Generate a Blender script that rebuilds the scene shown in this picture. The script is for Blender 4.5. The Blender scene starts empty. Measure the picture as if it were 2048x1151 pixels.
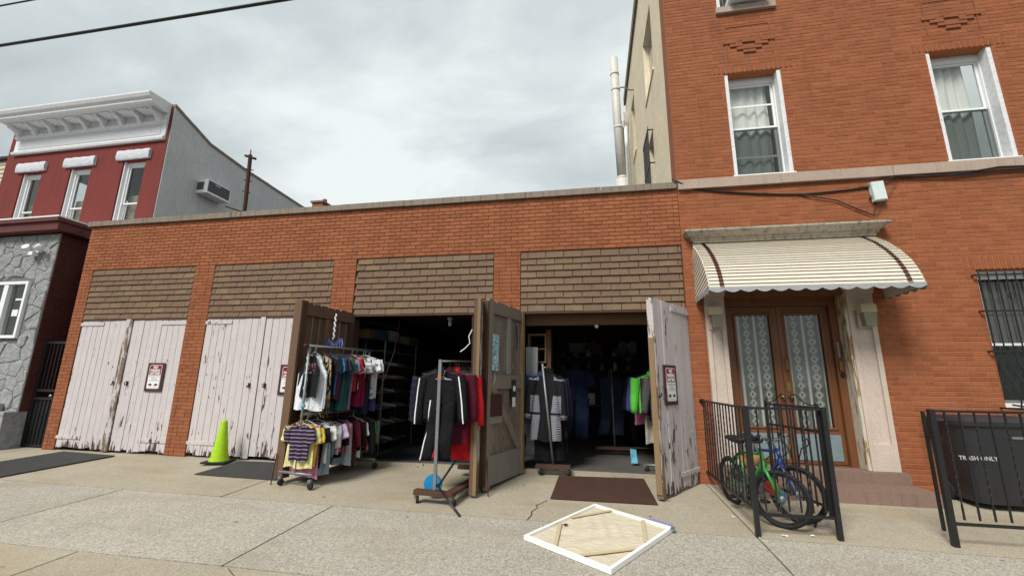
import bpy, math, random
from mathutils import Matrix, Vector
random.seed(7)
rnd = random.random
R = math.radians
sc = bpy.context.scene
col = sc.collection

# ------------------------------------------------------------ camera
CAM = Vector((0.0, -7.0, 1.4))
cam = bpy.data.cameras.new('camera'); camo = bpy.data.objects.new('camera', cam); col.objects.link(camo)
cam.sensor_fit = 'HORIZONTAL'; cam.sensor_width = 36.0; cam.lens = 36.0 * 856.99 / 2048.0
cam.clip_start = 0.05; cam.clip_end = 2000
_p, _y, _r = R(12.243), R(10.640), R(0.695)
_fw = Vector((-math.sin(_y) * math.cos(_p), math.cos(_y) * math.cos(_p), math.sin(_p)))
_rt = Vector((math.cos(_y), math.sin(_y), 0)); _up = _rt.cross(_fw)
_r2 = _rt * math.cos(_r) + _up * math.sin(_r); _u2 = -_rt * math.sin(_r) + _up * math.cos(_r)
camo.matrix_world = Matrix(((_r2.x, _u2.x, -_fw.x, CAM.x), (_r2.y, _u2.y, -_fw.y, CAM.y), (_r2.z, _u2.z, -_fw.z, CAM.z), (0, 0, 0, 1)))
sc.camera = camo
sc.render.resolution_x = 1024; sc.render.resolution_y = 575

# ------------------------------------------------------------ sky and sun
SUN_EL, SUN_AZ = R(48), R(203)      # azimuth clockwise from +y: behind the camera, a little to the left
w = bpy.data.worlds.new('World'); sc.world = w; w.use_nodes = True
nt = w.node_tree; nt.nodes.clear()
N = nt.nodes.new; L = nt.links.new
out = N('ShaderNodeOutputWorld'); bg = N('ShaderNodeBackground'); L(bg.outputs[0], out.inputs[0])
sky = N('ShaderNodeTexSky'); sky.sky_type = 'NISHITA'; sky.sun_disc = False; sky.sun_elevation = SUN_EL; sky.sun_rotation = SUN_AZ
sky.air_density = 1.2; sky.dust_density = 3.0
tc = N('ShaderNodeTexCoord'); sep = N('ShaderNodeSeparateXYZ'); L(tc.outputs['Generated'], sep.inputs[0])
zc = N('ShaderNodeMath'); zc.operation = 'ADD'; L(sep.outputs[2], zc.inputs[0]); zc.inputs[1].default_value = 0.32
zm = N('ShaderNodeMath'); zm.operation = 'MAXIMUM'; L(zc.outputs[0], zm.inputs[0]); zm.inputs[1].default_value = 0.12
dv = N('ShaderNodeVectorMath'); dv.operation = 'SCALE'
iv = N('ShaderNodeMath'); iv.operation = 'DIVIDE'; iv.inputs[0].default_value = 1.0; L(zm.outputs[0], iv.inputs[1])
L(tc.outputs['Generated'], dv.inputs[0]); L(iv.outputs[0], dv.inputs['Scale'])
def wnoise(scale, detail, rough, dist, off):
    mp = N('ShaderNodeMapping'); mp.inputs['Location'].default_value = off; mp.inputs['Scale'].default_value = (1.0, 1.5, 1.0)
    L(dv.outputs[0], mp.inputs[0])
    n = N('ShaderNodeTexNoise'); n.inputs['Scale'].default_value = scale; n.inputs['Detail'].default_value = detail
    n.inputs['Roughness'].default_value = rough; n.inputs['Distortion'].default_value = dist
    L(mp.outputs[0], n.inputs['Vector']); return n
n1 = wnoise(2.2, 6, 0.55, 0.35, (3.1, 1.7, 0)); n2 = wnoise(0.75, 2, 0.5, 0.1, (0.4, 5.2, 0))
ad = N('ShaderNodeMath'); ad.operation = 'ADD'; L(n1.outputs[0], ad.inputs[0]); L(n2.outputs[0], ad.inputs[1])
hf = N('ShaderNodeMath'); hf.operation = 'MULTIPLY'; L(ad.outputs[0], hf.inputs[0]); hf.inputs[1].default_value = 0.5
rp = N('ShaderNodeValToRGB'); L(hf.outputs[0], rp.inputs[0])
cr = rp.color_ramp; cr.elements[0].position = 0.38; cr.elements[0].color = (0.41, 0.45, 0.46, 1)
cr.elements[1].position = 0.61; cr.elements[1].color = (0.70, 0.745, 0.74, 1)
e = cr.elements.new(0.49); e.color = (0.51, 0.56, 0.57, 1)
nk = N('ShaderNodeVectorMath'); nk.operation = 'SCALE'; L(sky.outputs[0], nk.inputs[0]); nk.inputs['Scale'].default_value = 0.08
mx = N('ShaderNodeMix'); mx.data_type = 'RGBA'; mx.inputs[0].default_value = 0.93
L(nk.outputs[0], mx.inputs[6]); L(rp.outputs[0], mx.inputs[7])
L(mx.outputs[2], bg.inputs[0]); bg.inputs[1].default_value = 0.49

sun = bpy.data.lights.new('sun', 'SUN'); sun.energy = 1.5; sun.angle = R(20); sun.color = (1.0, 0.965, 0.91)
suno = bpy.data.objects.new('sun', sun); col.objects.link(suno)
_sd = Vector((math.sin(SUN_AZ) * math.cos(SUN_EL), math.cos(SUN_AZ) * math.cos(SUN_EL), math.sin(SUN_EL)))
suno.rotation_euler = _sd.to_track_quat('Z', 'Y').to_euler(); suno.location = _sd * 60
sc.view_settings.view_transform = 'Standard'; sc.view_settings.look = 'None'; sc.view_settings.gamma = 1.0
sc.view_settings.exposure = 1.42
sc.view_settings.use_curve_mapping = False
sc.render.engine = 'CYCLES'
sc.cycles.max_bounces = 6; sc.cycles.transparent_max_bounces = 12

# ------------------------------------------------------------ mesh helpers
WM = {}
def wm(o): return WM.get(o.name, Matrix.Identity(4)) if o else Matrix.Identity(4)
class MB:
    def __init__(s): s.v = []; s.f = []; s.a = []; s.m = []; s.val = 0.5; s.mi = 0; s.T = None
    def P(s, *p):
        p = Vector(p) if len(p) == 3 else Vector(p[0])
        if s.T: p = s.T @ p
        s.v.append(p); return len(s.v) - 1
    def F(s, *i): s.f.append(tuple(i)); s.a.append(s.val); s.m.append(s.mi)
    def box(s, x0, x1, y0, y1, z0, z1, skip='', j=0.0):
        if x0 > x1: x0, x1 = x1, x0
        if y0 > y1: y0, y1 = y1, y0
        if z0 > z1: z0, z1 = z1, z0
        def q(): return (rnd() - .5) * 2 * j if j else 0
        b = [s.P(x + q(), y + q(), z + q()) for z in (z0, z1) for y in (y0, y1) for x in (x0, x1)]
        fs = {'b': (0, 2, 3, 1), 't': (4, 5, 7, 6), 'f': (0, 1, 5, 4), 'k': (2, 6, 7, 3), 'l': (0, 4, 6, 2), 'r': (1, 3, 7, 5)}
        for k, i in fs.items():
            if k not in skip: s.F(*[b[n] for n in i])
        return s
    def bev(s, x0, x1, y0, y1, z0, z1, b=0.003):
        """box whose front (-y) edges are bevelled"""
        o = [s.P(x, y1, z) for x, z in ((x0, z0), (x1, z0), (x1, z1), (x0, z1))]
        m = [s.P(x, y0 + b, z) for x, z in ((x0, z0), (x1, z0), (x1, z1), (x0, z1))]
        i = [s.P(x, y0, z) for x, z in ((x0 + b, z0 + b), (x1 - b, z0 + b), (x1 - b, z1 - b), (x0 + b, z1 - b))]
        s.F(*i)
        for k in range(4):
            n = (k + 1) % 4; s.F(o[k], o[n], m[n], m[k]); s.F(m[k], m[n], i[n], i[k])
        return s
    def tube(s, pts, r, n=8, caps=True, flat=None):
        pts = [Vector(p) for p in pts]; rings = []
        rr = r if isinstance(r, (list, tuple)) else [r] * len(pts)
        prev = None
        for k, p in enumerate(pts):
            d = (pts[min(k + 1, len(pts) - 1)] - pts[max(k - 1, 0)]).normalized()
            if prev is None:
                a = d.cross(Vector((0, 0, 1)))
                if a.length < 1e-3: a = d.cross(Vector((1, 0, 0)))
            else: a = prev - d * prev.dot(d)
            a.normalize(); prev = a; b = d.cross(a)
            rings.append([s.P(p + (a * math.cos(2 * math.pi * i / n) + b * math.sin(2 * math.pi * i / n)) * rr[k]) for i in range(n)])
        for k in range(len(rings) - 1):
            for i in range(n):
                j = (i + 1) % n; s.F(rings[k][i], rings[k][j], rings[k + 1][j], rings[k + 1][i])
        if caps: s.F(*rings[0][::-1]); s.F(*rings[-1])
        return s
    def lathe(s, prof, n=20, c=(0, 0, 0), caps=True):
        rings = []
        for r, z in prof:
            rings.append([s.P(c[0] + r * math.cos(2 * math.pi * i / n), c[1] + r * math.sin(2 * math.pi * i / n), c[2] + z) for i in range(n)])
        for k in range(len(rings) - 1):
            for i in range(n):
                j = (i + 1) % n; s.F(rings[k][i], rings[k][j], rings[k + 1][j], rings[k + 1][i])
        if caps: s.F(*rings[0][::-1]); s.F(*rings[-1])
        return s
    def prism(s, poly, ax, a0, a1):
        """poly: 2D points; ax 'y': (x,z) extruded along y; 'x': (y,z) along x; 'z': (x,y) along z"""
        def pt(p, a): return {'y': (p[0], a, p[1]), 'x': (a, p[0], p[1]), 'z': (p[0], p[1], a)}[ax]
        A = [s.P(*pt(p, a0)) for p in poly]; B = [s.P(*pt(p, a1)) for p in poly]; n = len(poly)
        s.F(*A); s.F(*B[::-1])
        for i in range(n): j = (i + 1) % n; s.F(A[i], B[i], B[j], A[j])
        return s
    def ring(s, o, i, y0, y1):
        """rectangular frame: outer o and inner i = (x0,x1,z0,z1), between depths y0 and y1, one connected piece"""
        def q(r, y): return [s.P(r[0], y, r[2]), s.P(r[1], y, r[2]), s.P(r[1], y, r[3]), s.P(r[0], y, r[3])]
        A, B, C, D = q(o, y0), q(i, y0), q(o, y1), q(i, y1)
        for k in range(4):
            n = (k + 1) % 4; s.F(A[k], A[n], B[n], B[k]); s.F(C[n], C[k], D[k], D[n]); s.F(A[n], A[k], C[k], C[n]); s.F(B[k], B[n], D[n], D[k])
        return s
    def grid(s, fn, nu, nv, close=False):
        g = [[s.P(*fn(i / nu, j / nv)) for i in range(nu + (0 if close else 1))] for j in range(nv + 1)]
        m = nu if close else nu
        for j in range(nv):
            for i in range(m):
                k = (i + 1) % len(g[0]) if close else i + 1
                s.F(g[j][i], g[j][k], g[j + 1][k], g[j + 1][i])
        return s
    def mesh(s, name, mats, inv=None, smooth=False):
        me = bpy.data.meshes.new(name)
        vs = [tuple(inv @ v) for v in s.v] if inv else [tuple(v) for v in s.v]
        me.from_pydata(vs, [], s.f); 
        for m in (mats if isinstance(mats, (list, tuple)) else [mats]): me.materials.append(m)
        at = me.attributes.new('v', 'FLOAT', 'FACE'); at.data.foreach_set('value', s.a)
        if any(s.m): me.polygons.foreach_set('material_index', s.m)
        if smooth: me.polygons.foreach_set('use_smooth', [True] * len(me.polygons))
        me.update(); return me
    def build(s, name, mats, parent=None, smooth=False, **kw):
        P = wm(parent)
        me = s.mesh(name, mats, P.inverted() if parent else None, smooth)
        o = bpy.data.objects.new(name, me); col.objects.link(o)
        if parent: o.parent = parent
        WM[o.name] = P.copy()
        for k, x in kw.items(): o[k] = x
        return o
    def fix(s):
        """recalculate outward normals via bmesh is not needed: shading is two-sided"""
        return s
def thing(name, label, cat, loc=(0, 0, 0), rotz=0.0, group=None):
    o = bpy.data.objects.new(name, None); col.objects.link(o); o.empty_display_size = 0.2
    o.location = loc; o.rotation_euler = (0, 0, rotz)
    o['label'] = label; o['category'] = cat
    if group: o['group'] = group
    WM[o.name] = Matrix.Translation(Vector(loc)) @ Matrix.Rotation(rotz, 4, 'Z')
    return o
def solo(mb, name, mats, label, cat, loc=(0, 0, 0), group=None, smooth=False, rot=None, local=False):
    """a thing that is one mesh; its origin at loc. local=True: mb coordinates are relative to loc"""
    T = Matrix.Translation(Vector(loc))
    if rot: T = T @ rot
    me = mb.mesh(name, mats, None if local else T.inverted(), smooth)
    o = bpy.data.objects.new(name, me); col.objects.link(o); o.matrix_world = T
    o['label'] = label; o['category'] = cat
    if group: o['group'] = group
    WM[o.name] = T
    return o
def piece(name, me, parent, M):
    o = bpy.data.objects.new(name, me); col.objects.link(o); o.parent = parent
    o.matrix_local = wm(parent).inverted() @ M; WM[o.name] = M.copy(); return o
def struct(o): o['kind'] = 'structure'; return o
def Tr(x, y, z): return Matrix.Translation(Vector((x, y, z)))
def Rz(a): return Matrix.Rotation(a, 4, 'Z')
def text(s_, size, M, mat, name, parent, sx=1.0, ext=0.0008, bold=0.0, align='CENTER'):
    cu = bpy.data.curves.new(name, 'FONT'); cu.body = s_; cu.size = size; cu.align_x = align; cu.align_y = 'CENTER'
    cu.extrude = ext; cu.offset = bold; cu.resolution_u = 2
    t = bpy.data.objects.new(name, cu); me = bpy.data.meshes.new_from_object(t)
    bpy.data.objects.remove(t); me.name = name; me.materials.clear(); me.materials.append(mat)
    # text lies in xy facing +z -> stand up facing -y
    me.transform(wm(parent).inverted() @ M @ Matrix.Diagonal((sx, 1, 1, 1)).to_4x4())
    o = bpy.data.objects.new(name, me); col.objects.link(o); o.parent = parent; WM[o.name] = wm(parent).copy()
    return o
STAND = Matrix.Rotation(math.pi / 2, 4, 'X')

# ------------------------------------------------------------ materials
MATS = {}
class NT:
    def __init__(s, name, rough=0.7, metal=0.0, spec=0.3):
        s.m = bpy.data.materials.new(name); s.m.use_nodes = True; s.t = s.m.node_tree
        s.b = s.t.nodes['Principled BSDF']; s.b.inputs['Roughness'].default_value = rough; s.b.inputs['Metallic'].default_value = metal
        s.b.inputs['Specular IOR Level'].default_value = spec; MATS[name] = s.m
    def n(s, t): return s.t.nodes.new(t)
    def l(s, a, b): s.t.links.new(a, b)
    def pos(s, scale=(1, 1, 1), loc=(0, 0, 0), obj=False):
        g = s.n('ShaderNodeTexCoord').outputs['Object'] if obj else s.n('ShaderNodeNewGeometry').outputs['Position']
        m = s.n('ShaderNodeMapping'); m.inputs['Scale'].default_value = scale; m.inputs['Location'].default_value = loc
        s.l(g, m.inputs[0]); return m.outputs[0]
    def noise(s, vec, scale, detail=4, rough=.55, dist=0):
        x = s.n('ShaderNodeTexNoise'); x.inputs['Scale'].default_value = scale; x.inputs['Detail'].default_value = detail
        x.inputs['Roughness'].default_value = rough; x.inputs['Distortion'].default_value = dist; s.l(vec, x.inputs['Vector']); return x.outputs[0]
    def vor(s, vec, scale, feat='F1', out='Distance'):
        x = s.n('ShaderNodeTexVoronoi'); x.feature = feat; x.inputs['Scale'].default_value = scale; s.l(vec, x.inputs['Vector']); return x.outputs[out]
    def ramp(s, fac, stops, interp='LINEAR'):
        x = s.n('ShaderNodeValToRGB'); x.color_ramp.interpolation = interp; s.l(fac, x.inputs[0]); els = x.color_ramp.elements
        while len(els) < len(stops): els.new(0.5)
        for el, (p, c) in zip(els, stops):
            el.position = p; el.color = (c, c, c, 1) if isinstance(c, (int, float)) else tuple(c) + (1,)
        return x.outputs[0]
    def mix(s, fac, a, b, mode='MIX'):
        x = s.n('ShaderNodeMix'); x.data_type = 'RGBA'; x.blend_type = mode
        for i, q in ((0, fac), (6, a), (7, b)):
            if hasattr(q, 'is_output'): s.l(q, x.inputs[i])
            elif isinstance(q, (int, float)): x.inputs[i].default_value = q if i == 0 else (q, q, q, 1)
            else: x.inputs[i].default_value = tuple(q) + (1,)
        return x.outputs[2]
    def math(s, op, a, b=0.0):
        x = s.n('ShaderNodeMath'); x.operation = op
        for i, q in ((0, a), (1, b)):
            if hasattr(q, 'is_output'): s.l(q, x.inputs[i])
            else: x.inputs[i].default_value = q
        return x.outputs[0]
    def xyz(s, vec):
        x = s.n('ShaderNodeSeparateXYZ'); s.l(vec, x.inputs[0]); return x.outputs
    def attr(s, nm='v'):
        x = s.n('ShaderNodeAttribute'); x.attribute_name = nm; return x.outputs['Fac']
    def orand(s): return s.n('ShaderNodeObjectInfo').outputs['Random']
    def color(s, c):
        if hasattr(c, 'is_output'): s.l(c, s.b.inputs['Base Color'])
        else: s.b.inputs['Base Color'].default_value = tuple(c) + (1,)
        return s
    def rough(s, c): s.l(c, s.b.inputs['Roughness']); return s
    def bump(s, h, strength=.3, dist=.01):
        x = s.n('ShaderNodeBump'); x.inputs['Strength'].default_value = strength; x.inputs['Distance'].default_value = dist
        s.l(h, x.inputs['Height']); s.l(x.outputs[0], s.b.inputs['Normal']); return s
def sc3(c, k): return tuple(min(1, max(0, x * k)) for x in c)
def plain(name, c, rough=.6, metal=0, spec=.3, var=.18, scale=6, bscale=90, bstr=.12, obj=False, dirt=0.0, stretch=(1, 1, 1), use_v=False):
    """coloured surface with gentle mottling, fine relief and optional dirt"""
    if name in MATS: return MATS[name]
    k = NT(name, rough, metal, spec); p = k.pos(stretch, obj=obj)
    n = k.noise(p, scale, 5, .6)
    cc = k.mix(n, sc3(c, 1 - var), sc3(c, 1 + var))
    if use_v: cc = k.mix(k.attr(), k.mix(1.0, cc, 0.78, 'MULTIPLY'), cc)
    if dirt:
        d = k.noise(p, scale * 2.7, 6, .7); cc = k.mix(k.ramp(d, [(.5, 0), (.72, dirt)]), cc, sc3(c, .3))
    k.color(cc); h = k.noise(p, bscale, 3, .6); k.bump(h, bstr, .004)
    return k.m
PAINT = (0.325, 0.115, 0.052)
def m_brick(name, c, groove, dark, vert=True):
    k = NT(name, .82, 0, .2); p = k.pos(); a = k.attr()
    n = k.noise(p, .8, 5, .65); f = k.noise(k.pos((1, 1, 1)), 26, 4, .65)
    cc = k.mix(n, sc3(c, .76), sc3(c, 1.24)); cc = k.mix(a, k.mix(1.0, cc, (.74, .72, .70), 'MULTIPLY'), cc)
    st = k.noise(k.pos((95, 95, 11)), 1.0, 4, .7)
    g = k.ramp(st, [(.40, 1), (.56, 0)])
    cc = k.mix(k.math('MULTIPLY', g, dark), cc, sc3(c, .50))
    cc = k.mix(k.ramp(f, [(.5, 0), (.8, .3)]), cc, sc3(c, 1.35))
    so = k.noise(k.pos((2.4, 2.4, .5)), 1.0, 5, .7); cc = k.mix(k.ramp(so, [(.54, 0), (.78, .5)]), cc, (.11, .065, .045))
    sk = k.noise(k.pos((7, 7, .28), (3, 1, 4)), 1.0, 5, .65); cc = k.mix(k.ramp(sk, [(.56, 0), (.76, .38)]), cc, sc3(c, .42))
    ef = k.noise(k.pos((1.7, 1.7, 2.6), (9, 2, 1)), 1.0, 5, .7); cc = k.mix(k.ramp(ef, [(.63, 0), (.8, .22)]), cc, sc3(c, 1.9))
    k.color(cc); k.bump(k.math('ADD', k.math('MULTIPLY', st, groove), f), .55, .006); return k.m
MB_SM = m_brick('painted smooth brick', PAINT, .25, .16)
MB_RG = m_brick('painted rug-faced brick', PAINT, 1.0, .42)
def m_mortar(name, c):
    k = NT(name, .9, 0, .15); p = k.pos(); n = k.noise(p, 2.0, 5, .6); f = k.noise(p, 60, 3)
    k.color(k.mix(n, sc3(c, .85), sc3(c, 1.15))); k.bump(f, .4, .004); return k.m
MM_SM = m_mortar('painted raked joint', sc3(PAINT, .55))
MM_RG = m_mortar('painted flush joint', sc3(PAINT, 1.15))
MB_DK = m_brick('dark maroon brick', (.085, .024, .020), .5, .4); MM_DK = m_mortar('maroon joint', (.13, .050, .042))
def m_stain(name, c, streak=.5, dark=.25, rough=.85, fine=40):
    k = NT(name, rough, 0, .2); n = k.noise(k.pos(), 1.6, 6, .65); f = k.noise(k.pos(), fine, 4, .6)
    s = k.noise(k.pos((16, 16, .9)), 1.0, 5, .7)
    cc = k.mix(n, sc3(c, .78), sc3(c, 1.16)); cc = k.mix(k.ramp(s, [(.5, 0), (.72, streak)]), cc, sc3(c, dark))
    cc = k.mix(k.ramp(f, [(.35, .3), (.6, 0)]), cc, sc3(c, .5))
    k.color(cc); k.bump(k.math('ADD', n, f), .35, .006); return k.m
M_COPING = m_stain('weathered limestone coping', (.25, .205, .165), .8, .2)
M_BAND = m_stain('pinkish limestone band', (.42, .325, .265), .4, .4)
M_CORN = m_stain('streaked cast stone', (.40, .35, .28), .9, .14)
M_PIL = m_stain('cream painted pilaster', (.57, .475, .405), .18, .6)
def m_shingle():
    k = NT('asphalt shingle', .95, 0, .1); p = k.pos(); g = k.noise(p, 170, 3, .7); b = k.noise(p, 2.2, 3, .5)
    c = (.150, .102, .060)
    cc = k.mix(k.attr(), (.165, .110, .072), (.225, .158, .098)); cc = k.mix(k.ramp(b, [(.42, .7), (.6, 0)]), cc, (.175, .108, .082))
    cc = k.mix(k.ramp(g, [(.36, .8), (.5, 0)]), cc, (.07, .048, .034)); cc = k.mix(k.ramp(g, [(.56, 0), (.72, .6)]), cc, (.42, .34, .22))
    k.color(cc); k.bump(g, .7, .004); return k.m
M_SHING = m_shingle()
def m_peel(name, paint, amount, wood=(.055, .033, .026)):
    """old paint flaking off boards, more towards the bottom where rain splashes"""
    k = NT(name, .7, 0, .25)
    p = k.pos((1, 1, 1)); z = k.xyz(p)[2]
    n = k.noise(k.pos((15, 15, 3.2)), 1.0, 7, .68, .4); n2 = k.noise(k.pos((70, 70, 9)), 1.0, 4, .6)
    big = k.noise(k.pos((1.3, 1.3, .7), (2.2, 0, 5.1)), 1.0, 3, .5); low = k.math('ADD', k.math('MULTIPLY', k.math('SUBTRACT', big, .5), .34), k.ramp(z, [(.0, .17), (.18, .07), (.35, .03), (1.0, 0)]))
    orr = k.math('MULTIPLY', k.math('SUBTRACT', k.orand(), .5), .07); low = k.math('ADD', low, orr)
    edge = k.attr()
    nn = k.math('ADD', k.math('ADD', n, low), k.math('MULTIPLY', n2, .12))
    msk = k.ramp(nn, [(.695 - amount, 0), (.715 - amount, 1)])
    d = k.noise(p, 5, 5, .6); fine = k.noise(k.pos((40, 40, 4)), 1.0, 5, .7)
    pc = k.mix(d, sc3(paint, .86), sc3(paint, 1.08)); pc = k.mix(k.ramp(fine, [(.52, 0), (.72, .35)]), pc, sc3(paint, .52))
    rust = k.noise(k.pos((3.0, 3.0, .6), (4, 1, 2)), 1.0, 4, .6); pc = k.mix(k.ramp(rust, [(.66, 0), (.78, .35)]), pc, (.34, .24, .13))
    wc = k.mix(fine, sc3(wood, .6), sc3(wood, 2.2))
    k.color(k.mix(msk, pc, wc)); k.bump(k.math('SUBTRACT', k.math('MULTIPLY', fine, .25), msk), .45, .006); return k.m
M_PEEL = m_peel('flaking pink-white paint', (.540, .490, .490), .0)
M_PEEL2 = m_peel('badly flaking pink-white paint', (.50, .455, .45), .135, (.12, .085, .06))
def m_wood(name, c, grain=60, rough=.75, spec=.25, axis='z', knots=.3, var=.35):
    k = NT(name, rough, 0, spec); s3 = {'z': (grain, grain, grain * .05), 'x': (grain * .05, grain, grain), 'y': (grain, grain * .05, grain)}[axis]
    g = k.noise(k.pos(s3), 1.0, 6, .7, .6); n = k.noise(k.pos((3, 3, .8) if axis == 'z' else (.8, 3, 3)), 1.0, 4, .6)
    cc = k.mix(g, sc3(c, 1 - var), sc3(c, 1 + var)); cc = k.mix(k.ramp(n, [(.5, 0), (.75, knots)]), cc, sc3(c, .35))
    cc = k.mix(k.attr(), k.mix(1.0, cc, .72, 'MULTIPLY'), cc)
    k.color(cc); k.bump(g, .35, .004); return k.m
M_WD_BROWN = m_wood('old brown boards', (.155, .090, .056))
M_WD_GREY = m_wood('weathered grey boards', (.225, .178, .142))
M_WD_GREY2 = m_wood('bare silvery rail', (.27, .245, .22), axis='z')
M_WD_DARK = m_wood('dark timber frame', (.085, .046, .030))
M_WD_TAN = m_wood('raw tan lumber', (.27, .18, .095), rough=.7)
M_WD_BEAM = m_wood('rough beam', (.16, .085, .045), axis='x')
M_WD_DOOR = m_wood('varnished oak', (.175, .068, .025), grain=45, rough=.45, spec=.4, knots=.7, var=.5)
M_WD_RED = plain('maroon trim paint', (.105, .028, .026), .6)
def m_conc(name, c, speck, pebble, warm=(.30, .22, .12)):
    k = NT(name, .92, 0, .2); p = k.pos(); b = k.noise(p, .55, 5, .62); m = k.noise(p, 3.1, 5, .7); f = k.noise(p, 75, 4, .75)
    v = k.vor(p, pebble, 'F1', 'Color'); vx = k.n('ShaderNodeRGBToBW'); k.l(v, vx.inputs[0]); pv = vx.outputs[0]
    cc = k.mix(b, sc3(c, .74), sc3(c, 1.18)); cc = k.mix(k.ramp(m, [(.52, 0), (.75, .35)]), cc, sc3(c, .6))
    cc = k.mix(k.ramp(pv, [(.18, speck), (.34, 0)]), cc, sc3(c, .28)); cc = k.mix(k.ramp(pv, [(.62, 0), (.78, speck * .8)]), cc, sc3(c, 1.75))
    st = k.noise(k.pos((.7, 1.6, 1), (7, 3, 0)), 1.0, 5, .6); cc = k.mix(k.ramp(st, [(.52, 0), (.72, .6)]), cc, warm)
    gm = k.vor(p, 2.1); cc = k.mix(k.ramp(gm, [(.035, .8), (.055, 0)]), cc, (.06, .057, .052))
    cc = k.mix(k.attr(), k.mix(1.0, cc, .88, 'MULTIPLY'), cc)
    k.color(cc); k.bump(k.math('ADD', k.math('MULTIPLY', pv, speck), f), .5, .004); return k.m
M_APRON = m_conc('worn apron concrete', (.38, .335, .255), .36, 120)
M_WALK = m_conc('exposed aggregate sidewalk', (.375, .345, .288), .52, 88, (.29, .25, .19))
M_GAP = plain('joint dirt', (.055, .05, .044), .95)
M_ROAD = m_conc('street asphalt', (.05, .05, .052), .4, 100, (.06, .058, .055))
M_STUCCO_G = m_stain('grey cement render', (.54, .545, .55), .35, .5, .95, 22)
M_STUCCO_C = m_stain('cream render', (.80, .69, .50), .30, .6, .95, 14)
M_STUCCO_R = m_stain('red painted brick front', (.185, .038, .032), .5, .45, .85, 60)
k = NT('grey formed stone', .92, 0, .2); n_ = k.noise(k.pos(), 1.6, 6, .65); f_ = k.noise(k.pos(), 9, 6, .7, .8); v_ = k.vor(k.pos(), 13); c_ = (.315, .32, .325)
cc_ = k.mix(n_, sc3(c_, .78), sc3(c_, 1.15)); cc_ = k.mix(k.ramp(f_, [(.36, .55), (.52, 0)]), cc_, sc3(c_, .45)); k.color(cc_); k.bump(k.math('ADD', f_, k.math('MULTIPLY', v_, .5)), .9, .03); M_STONE = k.m
M_WHITE = plain('white gloss paint', (.74, .75, .77), .45, var=.06)
M_WHITE_OLD = plain('old white paint', (.70, .71, .72), .6, var=.12, dirt=.5, scale=9)
M_VINYL = plain('white vinyl', (.76, .78, .78), .4, var=.04)
M_ALU = plain('mill aluminium', (.42, .43, .43), .38, .85, var=.1)
M_STEEL = plain('dull galvanised steel', (.30, .31, .31), .42, .75, var=.25, scale=14)
M_STEEL_D = plain('scuffed grey tube', (.23, .235, .235), .5, .6, var=.3, scale=12)
M_BLACK = plain('black enamel iron', (.012, .012, .013), .42, 0, .45, var=.3, dirt=.3)
M_RUST = plain('rusted iron', (.065, .030, .018), .9, .2, var=.5, scale=22, bstr=.4)
M_RUBBER = plain('black rubber', (.018, .018, .019), .75, var=.25)
M_PLAST_B = plain('black bin plastic', (.018, .019, .022), .5, 0, .5, var=.35, scale=5, dirt=.3, bscale=60, bstr=.35)
M_GREYP = plain('grey plastic', (.30, .31, .31), .5)
def m_glass(name, tint=(.88, .89, .87), rough=.02, haze=0.0):
    """thin pane: mostly clear, mirror-like at a slant; a screen adds a dark veil"""
    k = NT(name, rough); t = k.t; ge = k.n('ShaderNodeNewGeometry'); dt = k.n('ShaderNodeVectorMath'); dt.operation = 'DOT_PRODUCT'; k.l(ge.outputs['Normal'], dt.inputs[0]); k.l(ge.outputs['Incoming'], dt.inputs[1])
    sch = k.math('MULTIPLY', k.math('POWER', k.math('SUBTRACT', 1.0, k.math('ABSOLUTE', dt.outputs['Value'])), 5.0), .9)
    nb = k.n('ShaderNodeBump'); nb.inputs['Strength'].default_value = .04; nb.inputs['Distance'].default_value = .02; k.l(k.noise(k.pos(), 2.0, 2, .5), nb.inputs['Height'])
    tr = k.n('ShaderNodeBsdfTransparent'); tr.inputs[0].default_value = tint + (1,); gl = k.n('ShaderNodeBsdfGlossy'); gl.inputs['Roughness'].default_value = rough; k.l(nb.outputs[0], gl.inputs['Normal'])
    mx = k.n('ShaderNodeMixShader'); k.l(k.math('ADD', sch, .045), mx.inputs[0]); k.l(tr.outputs[0], mx.inputs[1]); k.l(gl.outputs[0], mx.inputs[2])
    last = mx.outputs[0]
    if haze:
        df = k.n('ShaderNodeBsdfDiffuse'); df.inputs[0].default_value = (.05, .055, .055, 1); m2 = k.n('ShaderNodeMixShader'); m2.inputs[0].default_value = haze; k.l(tr.outputs[0], m2.inputs[1]); k.l(df.outputs[0], m2.inputs[2]); last = m2.outputs[0]
    k.l(last, t.nodes['Material Output'].inputs[0]); return k.m
M_GLASS = m_glass('window glass'); M_SCREEN = m_glass('insect screen', (.85, .87, .87), .5, .24)
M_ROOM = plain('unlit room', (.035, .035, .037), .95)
M_CURT = plain('white sheer curtain', (.86, .88, .87), .9, var=.06, stretch=(1, 1, .1), scale=12)
M_CURT_B = plain('beige pleated curtain', (.33, .29, .23), .9, var=.15, stretch=(1, 1, .1), scale=12)
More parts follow.
